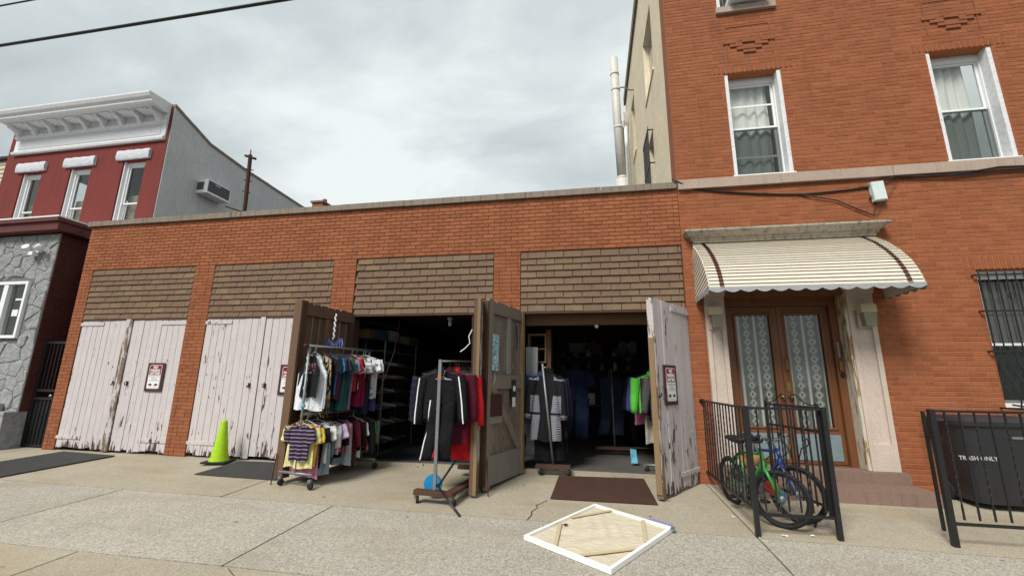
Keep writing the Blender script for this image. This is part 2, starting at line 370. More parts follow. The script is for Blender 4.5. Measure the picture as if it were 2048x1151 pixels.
def m_lace():
    k = NT('lace curtain', .95, 0, .1); x, y, z = k.xyz(k.pos())
    # two columns of diamonds down each panel, the way the weave is worked
    fx = k.math('SUBTRACT', k.math('FRACT', k.math('MULTIPLY', x, 4.4)), .5); fz = k.math('SUBTRACT', k.math('FRACT', k.math('MULTIPLY', z, 7.6)), .5)
    d = k.math('ADD', k.math('MULTIPLY', k.math('ABSOLUTE', fx), 2.6), k.math('ABSOLUTE', fz))
    ring = k.ramp(d, [(.0, 0), (.26, 0), (.29, 1), (.40, 1), (.44, .12)])
    scal = k.ramp(d, [(.44, 0), (.60, .75), (.66, .2), (1, .05)])
    band = k.ramp(k.math('ABSOLUTE', fx), [(.0, .0), (.36, 0), (.42, .5), (.48, .9)])
    net = k.ramp(k.noise(k.pos((1, 1, 1)), 260, 1), [(.45, .10), (.55, .34)])
    al = k.math('MAXIMUM', k.math('MAXIMUM', ring, scal), k.math('MAXIMUM', band, net))
    k.color((.80, .82, .80)); k.l(al, k.b.inputs['Alpha']); return k.m
M_LACE = m_lace()

# ------------------------------------------------------------ ground
SL = 0.038
def gz(y): return SL * y if y < 0 else 0.0
b = MB(); b.box(-400, 400, -420, 400, -1.2, -0.42); struct(b.build('ground', M_ROAD))
side = MB()
v = [side.P(x, y, SL * y - .055) for x, y in ((-45, -5.4), (30, -5.4), (30, 0.4), (-45, 0.4))]; side.F(*v)
v2 = [side.P(x, y, SL * y - .45) for x, y in ((-45, -5.4), (30, -5.4))]; side.F(v2[0], v2[1], v[1], v[0])
side = struct(side.build('sidewalk', M_GAP))
def slab(corners, mat, th=.05, val=.5, seg=6):
    b = MB(); b.val = val
    (x0, y0), (x1, y1), (x2, y2), (x3, y3) = corners      # near-left, near-right, far-right, far-left
    n = max(1, seg)
    top = []; 
    for i in range(n + 1):
        t = i / n
        a = (x0 + (x1 - x0) * t, y0 + (y1 - y0) * t); c = (x3 + (x2 - x3) * t, y3 + (y2 - y3) * t)
        top.append((b.P(a[0], a[1], SL * min(a[1], 0) + (rnd() - .5) * .003), b.P(c[0], c[1], SL * min(c[1], 0) + (rnd() - .5) * .003)))
    bot = [(b.P(b.v[p] - Vector((0, 0, th))), b.P(b.v[q] - Vector((0, 0, th)))) for p, q in top]
    for i in range(n):
        b.F(top[i][0], top[i + 1][0], top[i + 1][1], top[i][1])
        b.F(bot[i][0], bot[i + 1][0], top[i + 1][0], top[i][0]); b.F(top[i][1], top[i + 1][1], bot[i + 1][1], bot[i][1])
    b.F(bot[0][0], top[0][0], top[0][1], bot[0][1]); b.F(bot[n][0], bot[n][1], top[n][1], top[n][0])
    return b.build('paving_slab', mat, side)
def yb(x): return -1.93 - 0.016 * (x + 3.0)
G = .009
def row(xs, yn, yf, mat):
    for a, c in zip(xs[:-1], xs[1:]):
        slab([(a + G, yn(a) + G), (c - G, yn(c) + G), (c - G, yf(c) - G), (a + G, yf(a) - G)], mat, val=rnd(), seg=4)
row([-45, -30, -20.5, -14.2, -10.9, -4.68, 1.55, 4.9, 8.5, 14, 30], yb, lambda x: .16, M_APRON)
row([-45, -30, -21.6, -18.5, -15.4, -12.4, -9.3, -6.2, -3.09, 1.55, 4.6, 7.7, 12, 30], lambda x: -3.52, yb, M_WALK)
row([-45, -30, -20, -14, -9.2, -4.57, -1.6, 1.55, 4.6, 7.7, 12, 30], lambda x: -5.2, lambda x: -3.52, M_APRON)
b = MB(); b.box(-45, 30, -5.4, -5.21, -.45, SL * -5.3 - .004); struct(b.build('kerb', M_WALK))

# a thin crack and rust run in the apron, real gaps are shallow: dark filler strips laid in the slab
def crack(pts, wid, mat):
    b = MB()
    prev = None
    for (x, y) in pts:
        q = (b.P(x - wid * (.6 + rnd()), y, SL * y + .0035), b.P(x + wid * (.6 + rnd()), y, SL * y + .0035))
        if prev: b.F(prev[0], prev[1], q[1], q[0])
        prev = q
    b.build('crack', mat, side)
crack([(-.60, -1.22), (-.66, -1.36), (-.71, -1.44), (-.69, -1.55), (-.735, -1.68), (-.72, -1.80), (-.75, -1.97)], .006, M_GAP)
crack([(-3.0, -3.55), (-2.7, -3.75), (-2.5, -3.83), (-2.2, -4.1)], .005, M_GAP)

# ------------------------------------------------------------ brick laying
def px_size(x, y, z):
    d = (Vector((x, y, z)) - CAM).length
    return 1.0 / d
FRU = 0
def in_view(x, y, z):
    d = Vector((x, y, z)) - CAM; f = d.dot(_fw)
    if f < .3: return False
    return abs(d.dot(_r2) / f) < 1024 / 857 * 1.0 and abs(d.dot(_u2) / f) < 575.5 / 857
def lay(owner, regions, holes, mat, course, length, joint, proud, plane, header=0.0, own=300, axis='y', flip=1, name='brick', hj=None, jit=.0012, bevel=.0022, hide=()):
    """bricks in front of a wall plane. regions/holes: (u0,u1,z0,z1). axis 'y': wall faces -y at y=plane; axis 'x': wall faces +x at x=plane, u = y"""
    bricks = []; hj = hj or joint
    for (u0, u1, z0, z1) in regions:
        nrow = max(1, round((z1 - z0) / course)); ch = (z1 - z0) / nrow
        for r_ in range(nrow):
            za = z0 + r_ * ch + joint / 2; zb = z0 + (r_ + 1) * ch - joint / 2
            u = u0; first = True
            off = (r_ % 2) * .5
            while u < u1 - .02:
                ln = length
                if first and off: ln = length * off
                elif header and rnd() < header: ln = length * .5
                first = False
                e_ = min(u + ln, u1)
                if u1 - e_ < length * .22: e_ = u1
                segs = [(u + hj / 2, e_ - hj / 2)]
                for (a, c, p, q) in holes:
                    if q <= za + .001 or p >= zb - .001: continue
                    ns = []
                    for (s0, s1) in segs:
                        if c <= s0 or a >= s1: ns.append((s0, s1))
                        else:
                            if a - joint / 2 > s0 + .015: ns.append((s0, a - joint / 4))
                            if c + joint / 2 < s1 - .015: ns.append((c + joint / 4, s1))
                    segs = ns
                for (s0, s1) in segs: bricks.append((s0, s1, za, zb))
                u = e_
    def place(u, z):
        return (u, plane, z) if axis == 'y' else (plane, u, z)
    full = length - hj; hh = round(bricks[0][3] - bricks[0][2], 4)
    cand = []
    for i, (s0, s1, za, zb) in enumerate(bricks):
        p = place((s0 + s1) / 2, (za + zb) / 2)
        if any(a < (s0 + s1) / 2 < c and q0 < (za + zb) / 2 < q1 for (a, c, q0, q1) in hide): continue
        if in_view(*p) and abs(s1 - s0 - full) < .004 or (in_view(*p) and abs(s1 - s0 - length * .5 + hj) < .004): cand.append((px_size(*p), i))
    cand.sort(reverse=True); chosen = set(i for _, i in cand[:own])
    meshes = {}
    def shape(b, w_, h_):
        # brick around the origin: width along u, face out
        if axis == 'y': b.bev(-w_ / 2, w_ / 2, -proud, .01, -h_ / 2, h_ / 2, bevel)
        else:
            T0 = b.T; b.T = (T0 if T0 else Matrix.Identity(4)) @ Rz(math.pi / 2); b.bev(-w_ / 2, w_ / 2, -proud, .01, -h_ / 2, h_ / 2, bevel); b.T = T0
    rest = MB()
    for i, (s0, s1, za, zb) in enumerate(bricks):
        p = place((s0 + s1) / 2, (za + zb) / 2)
        dy = (rnd() - .5) * .003
        M = Tr(p[0] + (dy if axis == 'x' else 0), p[1] + (dy if axis == 'y' else 0), p[2]) @ Matrix.Rotation((rnd() - .5) * .008, 4, 'Y' if axis == 'y' else 'X')
        if i in chosen:
            key = (round((s1 - s0), 3), round(zb - za, 3), int(rnd() * 5))
            if key not in meshes:
                b = MB(); b.val = (key[2] + .5) / 5; shape(b, s1 - s0, zb - za); meshes[key] = b.mesh(name, mat)
            piece(name, meshes[key], owner, M)
        else:
            rest.T = M; rest.val = rnd(); shape(rest, s1 - s0, zb - za)
    rest.T = None
    if rest.f: rest.build('brickwork', mat, owner, kind='stuff')
def wall_holes(u0, u1, z0, z1, holes, d0, d1, axis='y'):
    """slab between depths d0 (front) and d1 (back) with rectangular holes; only exposed faces"""
    us = sorted(set([u0, u1] + [min(max(h[i], u0), u1) for h in holes for i in (0, 1)])); zs = sorted(set([z0, z1] + [min(max(h[i], z0), z1) for h in holes for i in (2, 3)]))
    b = MB()
    def P(u, d, z): return b.P(u, d, z) if axis == 'y' else b.P(d, u, z)
    def solid(i, j):
        if i < 0 or j < 0 or i >= len(us) - 1 or j >= len(zs) - 1: return False
        uc, zc_ = (us[i] + us[i + 1]) / 2, (zs[j] + zs[j + 1]) / 2
        return not any(h[0] < uc < h[1] and h[2] < zc_ < h[3] for h in holes)
    for i in range(len(us) - 1):
        for j in range(len(zs) - 1):
            if not solid(i, j): continue
            a, c, p, q = us[i], us[i + 1], zs[j], zs[j + 1]
            b.F(P(a, d0, p), P(c, d0, p), P(c, d0, q), P(a, d0, q)); b.F(P(a, d1, p), P(a, d1, q), P(c, d1, q), P(c, d1, p))
            if not solid(i - 1, j): b.F(P(a, d0, p), P(a, d0, q), P(a, d1, q), P(a, d1, p))
            if not solid(i + 1, j): b.F(P(c, d0, p), P(c, d1, p), P(c, d1, q), P(c, d0, q))
            if not solid(i, j - 1): b.F(P(a, d0, p), P(a, d1, p), P(c, d1, p), P(c, d0, p))
            if not solid(i, j + 1): b.F(P(a, d0, q), P(c, d0, q), P(c, d1, q), P(a, d1, q))
    return b
# ------------------------------------------------------------ garage building
BAYS = [(-10.30, -7.755), (-7.30, -4.705), (-4.245, -1.64), (-1.17, 1.452)]
ZT, ZB, ZC = 3.575, 2.535, 4.542           # shingle panel top, opening top, coping underside
GX0, GX1 = -10.59, 1.46
garage = thing('garage_building', 'long one-storey brick garage with four shingle-topped double-door bays', 'garage', (-4.5, 0, 0))
gh = [(a, c, -1, ZT) for a, c in BAYS]
w_ = wall_holes(GX0, GX1, -.15, ZC, gh, 0.0, .30); w_.build('wall', [MM_SM], garage)
lay(garage, [(GX0, GX1, ZT + .004, ZC)], [], MB_SM, .069, .208, .0095, .009, 0.0, own=300, jit=.001)
piers = [(GX0, BAYS[0][0]), (BAYS[0][1], BAYS[1][0]), (BAYS[1][1], BAYS[2][0]), (BAYS[2][1], BAYS[3][0])]
lay(garage, [(a, c, -.06, ZT) for a, c in piers], [], MB_RG, .0677, .21, .008, .006, 0.0, header=.25, own=150, name='pier_brick')
# coping stones
xs = [GX0 - .06]
while xs[-1] < GX1 - .5: xs.append(xs[-1] + 1.22 + (rnd() - .5) * .1)
xs[-1] = GX1 - .02
for a, c in zip(xs[:-1], xs[1:]):
    b = MB(); b.val = rnd(); q = (rnd() - .5) * .008
    b.box(a + .003, c - .003, -.06 + q, .36, ZC + .004, ZC + .112, j=.003); b.build('coping_stone', M_COPING, garage)
b = MB(); b.box(GX0 + .3, GX1, .3, 8.0, 4.1, 4.2); b.build('roof', M_ROAD, garage)
b = MB(); b.box(GX0, GX0 + .3, .302, 8.0, -.15, 4.53); b.build('end_wall', MB_DK, garage)
for b_, (a, c) in enumerate(BAYS):
    b = MB(); b.box(a, c, .03, .09, ZB, ZT); pan = b.build('shingle_panel', M_GAP, garage)
    n = 9; hgt = (ZT - ZB) / n; wsh = .305; meshes = {}
    for r_ in range(n):
        z0 = ZB + r_ * hgt + (rnd() - .5) * .022 * (0 < r_); x = a - (wsh / 2 if r_ % 2 else 0) + (rnd() - .5) * .02 + (b_ * .09) % .15
        while x > a: x -= wsh
        while x < c - .01:
            x0, x1 = max(x, a + .004) + .0048, min(x + wsh, c - .004) - .0048
            if x1 - x0 > .03:
                key = (round(x1 - x0, 3), int(rnd() * 6))
                if key not in meshes:
                    b = MB(); b.val = (key[1] + .5) / 6; hw = key[0] / 2
                    # wedge: thick butt at the bottom, tucked under the course above
                    q = [b.P(-hw, -.022, 0), b.P(hw, -.022, 0), b.P(hw, .006, hgt + .02), b.P(-hw, .006, hgt + .02), b.P(-hw, .014, 0), b.P(hw, .014, 0), b.P(hw, .014, hgt + .02), b.P(-hw, .014, hgt + .02)]
                    b.F(q[0], q[1], q[2], q[3]); b.F(q[4], q[5], q[1], q[0]); b.F(q[0], q[3], q[7], q[4]); b.F(q[1], q[5], q[6], q[2])
                    meshes[key] = b.mesh('shingle', M_SHING)
                piece('shingle', meshes[key], pan, Tr((x0 + x1) / 2, .012 + (rnd() - .5) * .003, z0 + (rnd() - .5) * .006) @ Matrix.Rotation((rnd() - .5) * .012, 4, 'Y'))
            x += wsh
    b = MB(); b.box(a + .002, c - .002, -.004, .10, ZB - .035, ZB - .003); b.build('lintel_strip', M_WD_DARK, garage)
# timber door posts in the open bays
for a, c in BAYS:
    for x0, x1 in ((a, a + .055), (c - .055, c)):
        b = MB(); b.box(x0 + .002, x1, .06, .20, -.02, ZB - .04); b.build('door_post', M_WD_DARK if a < -2 else M_WD_TAN, garage)

def leaf(hinge_x, wid, ang, side, out, inn, nb, H=2.50, z0=.02, y0=.0, hard=M_PEEL, style='flat', rag=.03):
    """boarded door leaf. local x runs from the hinge to the free edge, local -y is the outer face when closed.
    side=+1: hinge at left jamb, -1: hinge at right jamb"""
    T = Tr(hinge_x, y0, z0) @ Rz(ang) @ Matrix.Diagonal((side, 1, 1, 1)).to_4x4()
    b = MB(); b.T = T
    if style == 'z':        # ledged and braced, seen from inside (local +y)
        b.box(0.0, wid, .0, .045, H - .2, H - .04)
    else: b.box(0.0, wid, .0, .03, H - .22, H - .10)
    d = b.build('garage_door', inn, garage)
    bw = wid / nb
    for i in range(nb):
        b = MB(); b.T = T; b.val = rnd(); o_ = (rnd() - .5) * .010; g = .0045
        zb_ = -.0 + rnd() * rag
        b.box(i * bw + g, (i + 1) * bw - g, -.032 + o_, -.004, zb_, H + (rnd() - .5) * .012, j=.0012)
        me_o = [out, inn]
        # face looking inwards keeps the bare boards
        b.m = [1 if f_ == 3 else 0 for f_ in range(len(b.f))]
        b.build('plank', me_o, d)
    return d, T
def bar(T, d, nm, mat, x0, x1, y0, y1, z0, z1, ang=0.0, val=.5):
    b = MB(); b.val = val
    cx, cz = (x0 + x1) / 2, (z0 + z1) / 2
    b.T = T @ Tr(cx, 0, cz) @ Matrix.Rotation(ang, 4, 'Y'); b.box(-(x1 - x0) / 2, (x1 - x0) / 2, y0, y1, -(z1 - z0) / 2, (z1 - z0) / 2, j=.001)
    return b.build(nm, mat, d)
def strap(T, d, z, ln, mat=M_PEEL):
    bar(T, d, 'hinge_strap', mat, -.02, ln, -.046, -.033, z - .03, z + .03)
    for k in range(4):
        b = MB(); b.T = T @ Tr(.05 + k * (ln - .08) / 3.4, -.046, z) @ Matrix.Rotation(math.pi / 2, 4, 'X'); b.lathe([(.009, 0), (.008, .004), (.003, .006)], 6); b.build('bolt', mat, d)
# closed bays
for bi, (a, c) in enumerate(BAYS[:2]):
    m = (a + c) / 2; wl = (c - a) / 2 - .02
    for hx, s_ in ((a + .012, 1), (c - .012, -1)):
        d, T = leaf(hx, wl, 0.0, s_, M_PEEL, M_WD_BROWN, 9, H=2.49, y0=.04, rag=.06)
        strap(T, d, 2.41, .56); strap(T, d, .22, .56)
        if s_ == 1 and bi == 0:
            # cover strip on the meeting edge, half its paint gone
            bar(T, d, 'cover_strip', M_PEEL2, wl - .13, wl + .015, -.058, -.036, .0, 2.5)
        if s_ == 1 and bi == 1: bar(T, d, 'cover_strip', M_PEEL, wl - .09, wl + .01, -.050, -.036, .0, 2.5)
        # hasp
        b = MB(); b.T = T; b.box(wl - .17, wl - .13, -.050, -.04, 1.21, 1.29); b.tube([(wl - .16, -.065, 1.29), (wl - .13, -.085, 1.26), (wl - .16, -.085, 1.21), (wl - .18, -.065, 1.24)], .008, 6); b.build('hasp', M_RUST, d, kind='stuff')
# bay 3, left leaf swung wide open, its inner side towards the camera
A3 = math.atan2(-1.2, -.20); d3, T3 = leaf(BAYS[2][0] + .02, 1.21, A3, 1, M_PEEL, M_WD_BROWN, 8, H=2.55, style='z', hard=M_WD_DARK)
bar(T3, d3, 'stile', M_WD_DARK, 1.10, 1.22, .0, .07, -.0, 2.56); bar(T3, d3, 'stile', M_WD_DARK, .0, .10, .002, .06, .0, 2.34)
bar(T3, d3, 'rail', M_WD_DARK, .10, 1.10, .0, .05, 1.20, 1.36); bar(T3, d3, 'rail', M_WD_DARK, .10, 1.10, .0, .05, .05, .26)
bar(T3, d3, 'edge_batten', M_WD_BROWN, 1.222, 1.26, -.04, .10, .01, 2.54); bar(T3, d3, 'mid_stile', M_WD_BROWN, .55, .67, .001, .04, 1.37, 2.34, val=1)
# bay 3, right leaf seen on its edge
A3b = math.atan2(1.38, -.14) ; d3b, T3b = leaf(BAYS[2][1] - .02, 1.34, math.atan2(1.38, -.13), -1, M_PEEL2, M_WD_DARK, 9, H=2.52, z0=.0)
bar(T3b, d3b, 'edge_board', M_WD_TAN, 1.335, 1.362, -.035, .008, -.02, 2.52, val=.3); bar(T3b, d3b, 'edge_board', M_WD_BROWN, 1.336, 1.356, .010, .050, -.01, 2.50); bar(T3b, d3b, 'stile', M_WD_DARK, 1.20, 1.334, -.003, .06, .0, 2.48)
bar(T3b, d3b, 'hinge_strap', M_RUST, .02, .5, .0, .012, 2.2, 2.26)
# bay 4, left leaf: weathered, ledged and braced, seen from inside
A4 = math.atan2(-1.09, -.32); d4, T4 = leaf(BAYS[3][0] + .015, 1.13, A4, 1, M_PEEL2, M_WD_GREY, 8, H=2.54, style='z')
bar(T4, d4, 'stile', M_WD_GREY, 1.03, 1.14, .0, .05, -.03, 2.54, val=.8); bar(T4, d4, 'stile', M_WD_TAN, -.01, .05, .0, .06, .0, 2.5)
bar(T4, d4, 'rail', M_WD_GREY, .05, 1.03, .001, .045, 1.27, 1.47, val=1); bar(T4, d4, 'mid_stile', M_WD_GREY2, .42, .53, .001, .03, 1.48, 2.34, val=1)
bar(T4, d4, 'kick_board', M_WD_GREY2, .02, 1.03, .0, .035, .0, .38, val=.3)
L_ = math.hypot(.86, .9); bar(T4, d4, 'brace', M_WD_GREY, .54 - L_ / 2, .54 + L_ / 2, .0, .04, .78, .89, ang=-math.atan2(.9, .86), val=1)
bar(T4, d4, 'rail', M_WD_GREY2, .72, 1.10, .03, .06, .80, .90, val=.4); bar(T4, d4, 'edge_board', M_WD_DARK, 1.142, 1.17, -.05, .05, .02, 2.5)
b = MB(); b.T = T4; b.tube([(1.02, .07, 1.32), (1.0, .09, 1.42), (1.0, .07, 1.5)], .007, 6); b.build('hook', M_STEEL, d4)
b = MB(); b.T = T4; b.tube([(.27, .05, 2.25), (.25, .06, 2.0), (.30, .07, 1.85)], .012, 6); b.build('strap', M_BLACK, d4)
# bay 4, right leaf: painted outside, half open
A4b = math.atan2(.99, .65); d4b, T4b = leaf(BAYS[3][1] - .012, 1.18, A4b, -1, M_PEEL, M_WD_BROWN, 9, H=2.55, z0=-.01, rag=.05)
strap(T4b, d4b, 2.46, .62); strap(T4b, d4b, .20, .62)
bar(T4b, d4b, 'edge_board', M_PEEL2, 1.11, 1.19, -.036, .05, .0, 2.55); bar(T4b, d4b, 'edge_batten', M_WD_TAN, 1.192, 1.205, -.03, .045, .05, 2.0)
b = MB(); b.T = T4b; b.tube([(1.03, -.04, 1.36), (1.0, -.075, 1.34), (1.0, -.075, 1.22), (1.03, -.04, 1.20)], .008, 6); b.build('pull_handle', M_RUST, d4b)
b = MB(); b.T = T4b; b.tube([(1.16, -.045, 1.22), (1.13, -.07, 1.25), (1.16, -.08, 1.28), (1.19, -.06, 1.25), (1.16, -.045, 1.22)], .008, 6); b.build('hasp', M_RUST, d4b)

# interior shell
M_INT = plain('gloom-dark interior boarding', (.050, .045, .040), .95, var=.4)  # gloom of the bays put into the boarding's dark base colour
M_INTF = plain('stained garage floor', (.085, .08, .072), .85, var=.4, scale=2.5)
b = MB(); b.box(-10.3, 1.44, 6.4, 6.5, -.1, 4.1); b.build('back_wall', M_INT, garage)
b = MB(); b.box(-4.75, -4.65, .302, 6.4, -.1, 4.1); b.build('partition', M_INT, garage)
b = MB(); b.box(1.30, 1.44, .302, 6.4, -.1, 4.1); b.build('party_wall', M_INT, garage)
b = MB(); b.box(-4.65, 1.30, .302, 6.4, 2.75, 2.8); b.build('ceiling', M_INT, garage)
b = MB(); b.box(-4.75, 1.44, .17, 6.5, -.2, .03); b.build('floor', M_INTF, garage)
b = MB(); b.box(-1.1, 1.44, .205, .32, 2.33, 2.52); b.build('beam', M_WD_BEAM, garage)
b = MB(); b.box(BAYS[2][0] + .06, BAYS[2][1] - .06, .10, .171, -.1, .055); b.build('threshold', M_APRON, garage)
b = MB(); b.box(BAYS[3][0] + .06, BAYS[3][1] - .06, .10, .171, -.1, .055); b.build('threshold', M_APRON, garage)
# ------------------------------------------------------------ apartment building
apt = thing('apartment_building', 'three-storey orange-brown brick apartment house with white sash windows', 'building', (5.0, 0, 0))
AX0, AX1 = 1.464, 9.5; AY = -.008
WINS = [(2.36, 3.25, 4.68, 6.61), (5.36, 6.25, 4.68, 6.61), (8.3, 9.2, 4.68, 6.61), (2.36, 3.25, 7.93, 9.65), (5.36, 6.25, 7.93, 9.65), (8.3, 9.2, 7.93, 9.65), (5.38, 6.35, 1.13, 3.0219)]
DOOR = (2.0, 3.66, -.2, 2.86)
w_ = wall_holes(AX0, AX1, -.15, 11.5, WINS + [DOOR], AY, .33); w_.build('wall', [MM_RG], apt)
SOLD = [(x - .19, x + 1.09, 6.61, 6.7454) for x in (2.36, 5.36, 8.3)] + [(5.24, 6.52, 3.0219, 3.225)]
hs = WINS + [DOOR] + SOLD + [(1.4, 9.6, 4.5113, 4.647), (1.72, 4.0, -.2, 2.84)]
lay(apt, [(AX0, AX1, -.0923, -.0923 + .0677 * 171)], hs, MB_RG, .0677, .21, .0125, .0045, AY, header=.22, hj=.006, own=300, hide=[(1.5, 4.2, 2.6, 3.6)])
for a, c, z0, z1 in SOLD:
    z0, z1 = z0 + .006, z1 - .006
    n = int((c - a) / .0715); sp = (c - a) / n; ms = []
    for k in range(4):
        b = MB(); b.val = rnd() * .5; b.bev(-sp / 2 + .0085, sp / 2 - .0085, -.008, .01, -(z1 - z0) / 2, (z1 - z0) / 2, .003); ms.append(b.mesh('soldier_brick', MB_RG))
    for i in range(n): piece('soldier_brick', ms[int(rnd() * 4)], apt, Tr(a + (i + .5) * sp, AY, (z0 + z1) / 2))
# stepped brick ornaments between the storeys
for xo in (2.805, 5.805, 8.75):
    st = [(0, .43), (-.07, .36), (.07, .36), (-.20, .36), (.20, .36), (-.13, .29), (.13, .29), (-.26, .43), (.26, .43), (-.07, .22), (.07, .22), (0, .29), (.32, .43), (-.32, .43)]
    ms = []
    for dx, dz in [(-.31, .27), (-.205, .202), (-.10, .134), (0, .066), (.10, .134), (.205, .202), (.31, .27), (0, .27)]:
        if not ms:
            b = MB(); b.val = .4; b.bev(-.1, .1, -.026, .01, -.029, .029, .004); ms.append(b.mesh('ornament_brick', MB_RG))
        piece('ornament_brick', ms[0], apt, Tr(xo + dx, AY, 6.94 + dz))
    for q in ((xo - .36, xo + .36, 7.52, 7.535), (xo - .365, xo - .35, 6.92, 7.52), (xo + .35, xo + .365, 6.92, 7.52)):
        b = MB(); b.box(q[0], q[1], AY - .014, AY + .01, q[2], q[3]); b.build('panel_bead', MB_RG, apt)
# limestone band
x = AX0
while x < AX1 - .1:
    e_ = min(x + 1.55, AX1); b = MB(); b.box(x + .002, e_ - .002, -.07, .02, 4.513, 4.675, j=.002); b.build('band_stone', M_BAND, apt); x = e_
# side wall, roof
SW = [(2.05, 2.85, 5.2, 6.95), (1.45, 2.75, 8.05, 9.7), (5.1, 5.95, 8.25, 10.1)]
w_ = wall_holes(.33, 7.5, 4.2, 11.5, SW, 1.464, 1.75, axis='x'); w_.build('side_wall', M_STUCCO_C, apt)
b = MB(); b.box(1.464, AX1, 7.5, 7.7, 0, 11.5); b.build('rear_wall', M_STUCCO_C, apt)
b = MB(); b.box(1.40, AX1, -.1, 7.72, 11.503, 11.8); b.build('roof', M_COPING, apt)
b = MB(); b.box(1.452, 1.4639, -.012, .34, 4.68, 11.5); b.build('corner_strip', MB_SM, apt)
for (a, c, p, q) in SW:
    b = MB(); b.box(1.60, 1.66, a + .002, c - .002, p + .002, q - .002); f = b.build('window', M_VINYL, apt)
    b = MB(); b.box(1.585, 1.598, a + .06, c - .06, p + .06, (p + q) / 2 - .02); b.build('pane', M_GLASS, f)
    b = MB(); b.box(1.585, 1.598, a + .06, c - .06, (p + q) / 2 + .02, q - .06); b.build('pane', M_GLASS, f)
    b = MB(); b.box(1.44, 1.60, a - .03, c + .03, p - .06, p - .003); b.build('sill', M_STUCCO_C, f)

def sash(own, x0, x1, z0, z1, yf, curtain, mid=.52, extra=False, cv=M_CURT, screen=True, pl=7, cov=(0, 1), t=.075):
    """white double-hung window set back in its opening"""
    b = MB(); b.ring((x0 + .002, x1 - .002, z0 + .002, z1 - .002), (x0 + t, x1 - t, z0 + t * .8, z1 - t), yf, yf + .10)
    f = b.build('window', M_VINYL, own)
    zm_ = z0 + (z1 - z0) * mid
    def frame(za, zb, y, s=.035):
        b = MB(); xa, xb = x0 + t + .003, x1 - t - .003
        b.ring((xa, xb, za, zb), (xa + s, xb - s, za + s, zb - s), y, y + .028)
        return b.build('sash', M_VINYL, f)
    frame(zm_ - .02, z1 - t - .003, yf + .035); frame(z0 + t * .8 + .003, zm_ + .015, yf + .066)
    b = MB(); b.box(x0 + t + .03, x1 - t - .03, yf + .047, yf + .052, zm_, z1 - t - .03); b.build('pane', M_GLASS, f)
    b = MB(); b.box(x0 + t + .03, x1 - t - .03, yf + .078, yf + .083, z0 + t + .01, zm_); b.build('pane', M_GLASS, f)
    if screen:
        b = MB(); b.box(x0 + t + .006, x1 - t - .006, yf + .022, yf + .025, z0 + t * .8, zm_ - .024); b.build('insect_screen', M_SCREEN, f)
    if extra:
        for zz in (zm_ + (z1 - zm_) * .46, z0 + (zm_ - z0) * .46):
            b = MB(); b.box(x0 + t + .035, x1 - t - .035, yf + (.030 if zz > zm_ else .060), yf + .045 + (0 if zz > zm_ else .03), zz - .016, zz + .016); b.build('rail', M_VINYL, f)
    if curtain:
        b = MB(); ph = rnd() * 6; xa = x0 + .06 + cov[0] * (x1 - x0 - .12); xb = x0 + .06 + cov[1] * (x1 - x0 - .12)
        b.grid(lambda u, v: (xa + (xb - xa) * u, yf + .135 + .022 * math.sin(u * pl * 6.283 + ph + math.sin(u * 9) * .8) + .008 * math.sin(v * 7 + u * 20), z0 + .03 + (z1 - z0 - .08) * v), 90, 6)
        b.build('curtain', cv, f, smooth=True)
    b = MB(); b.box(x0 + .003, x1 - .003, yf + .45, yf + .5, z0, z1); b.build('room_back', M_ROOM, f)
    return f
for k, (x0, x1, z0, z1) in enumerate(WINS[:6]):
    f = sash(apt, x0, x1, z0, z1 - .04, .165, True, .52, extra=(k == 0), pl=4, cov=(0, .9) if k == 0 else (.0, .80))
    b = MB(); b.box(x0 - .02, x1 + .02, AY - .015, .163, z0 + .0, z0 + .035); b.build('stool', M_VINYL, f)
    for xx0, xx1 in ((x0 + .0015, x0 + .060), (x1 - .060, x1 - .0015)):     # painted brickmould lining the reveal
        b = MB(); b.box(xx0, xx1, AY + .018, .164, z0 + .037, z1 - .003); b.build('jamb_lining', M_WHITE_OLD, f)
    b = MB(); b.box(x0 + .002, x1 - .002, .17, .24, z1 - .0385, z1 - .003); b.build('head_board', M_WHITE_OLD, f)
    if k > 2:
        b = MB(); b.box(x0 - .04, x1 + .04, -.07, .06, z0 - .12, z0 - .004, j=.002); b.build('sill', M_BAND, f)
# ground floor window with its bellied grille
x0, x1, z0, z1 = WINS[6]
f = sash(apt, x0, x1, z0, z1, .10, True, .45, cv=plain('dark net curtain', (.13, .13, .125), .95), cov=(0, 1), pl=9)
gr = thing('window_grille', 'black wrought-iron window grille bellied at the bottom, beside the trash bin', 'grille', (5.9, -.1, 1.1))
def belly(z): t = max(0, 1 - (z - 1.12) / .75); return -.07 - .20 * math.sin(min(1, t) * math.pi * .62) ** 2 if z < 1.87 else -.07
for i in range(10):
    x = x0 - .02 + i * .105; b = MB(); b.tube([(x, belly(1.12 + k * .1 if k < 10 else 1.87) if 0 else belly(1.12 + k * 1.85 / 20), 1.12 + k * 1.85 / 20) for k in range(21)], .009, 6); b.build('bar', M_BLACK, gr)
for z in (1.13, 1.87, 2.42, 2.93):
    b = MB(); b.box(x0 - .06, x1 + .1, belly(z) - .012, belly(z) + .008, z - .012, z + .012); b.build('cross_rail', M_BLACK, gr)
    b = MB(); b.box(x0 - .075, x0 - .062, belly(z) - .01, -.005, z - .01, z + .01); b.build('wall_pin', M_BLACK, gr)
for i in range(4):
    cx = x0 + .3 + i * .22; b = MB(); b.tube([(cx + .06 * (1 - t / 18) * math.cos(t * .7), -.085, 2.62 + .06 * (1 - t / 18) * math.sin(t * .7)) for t in range(15)], .006, 5); b.build('scroll', M_BLACK, gr)
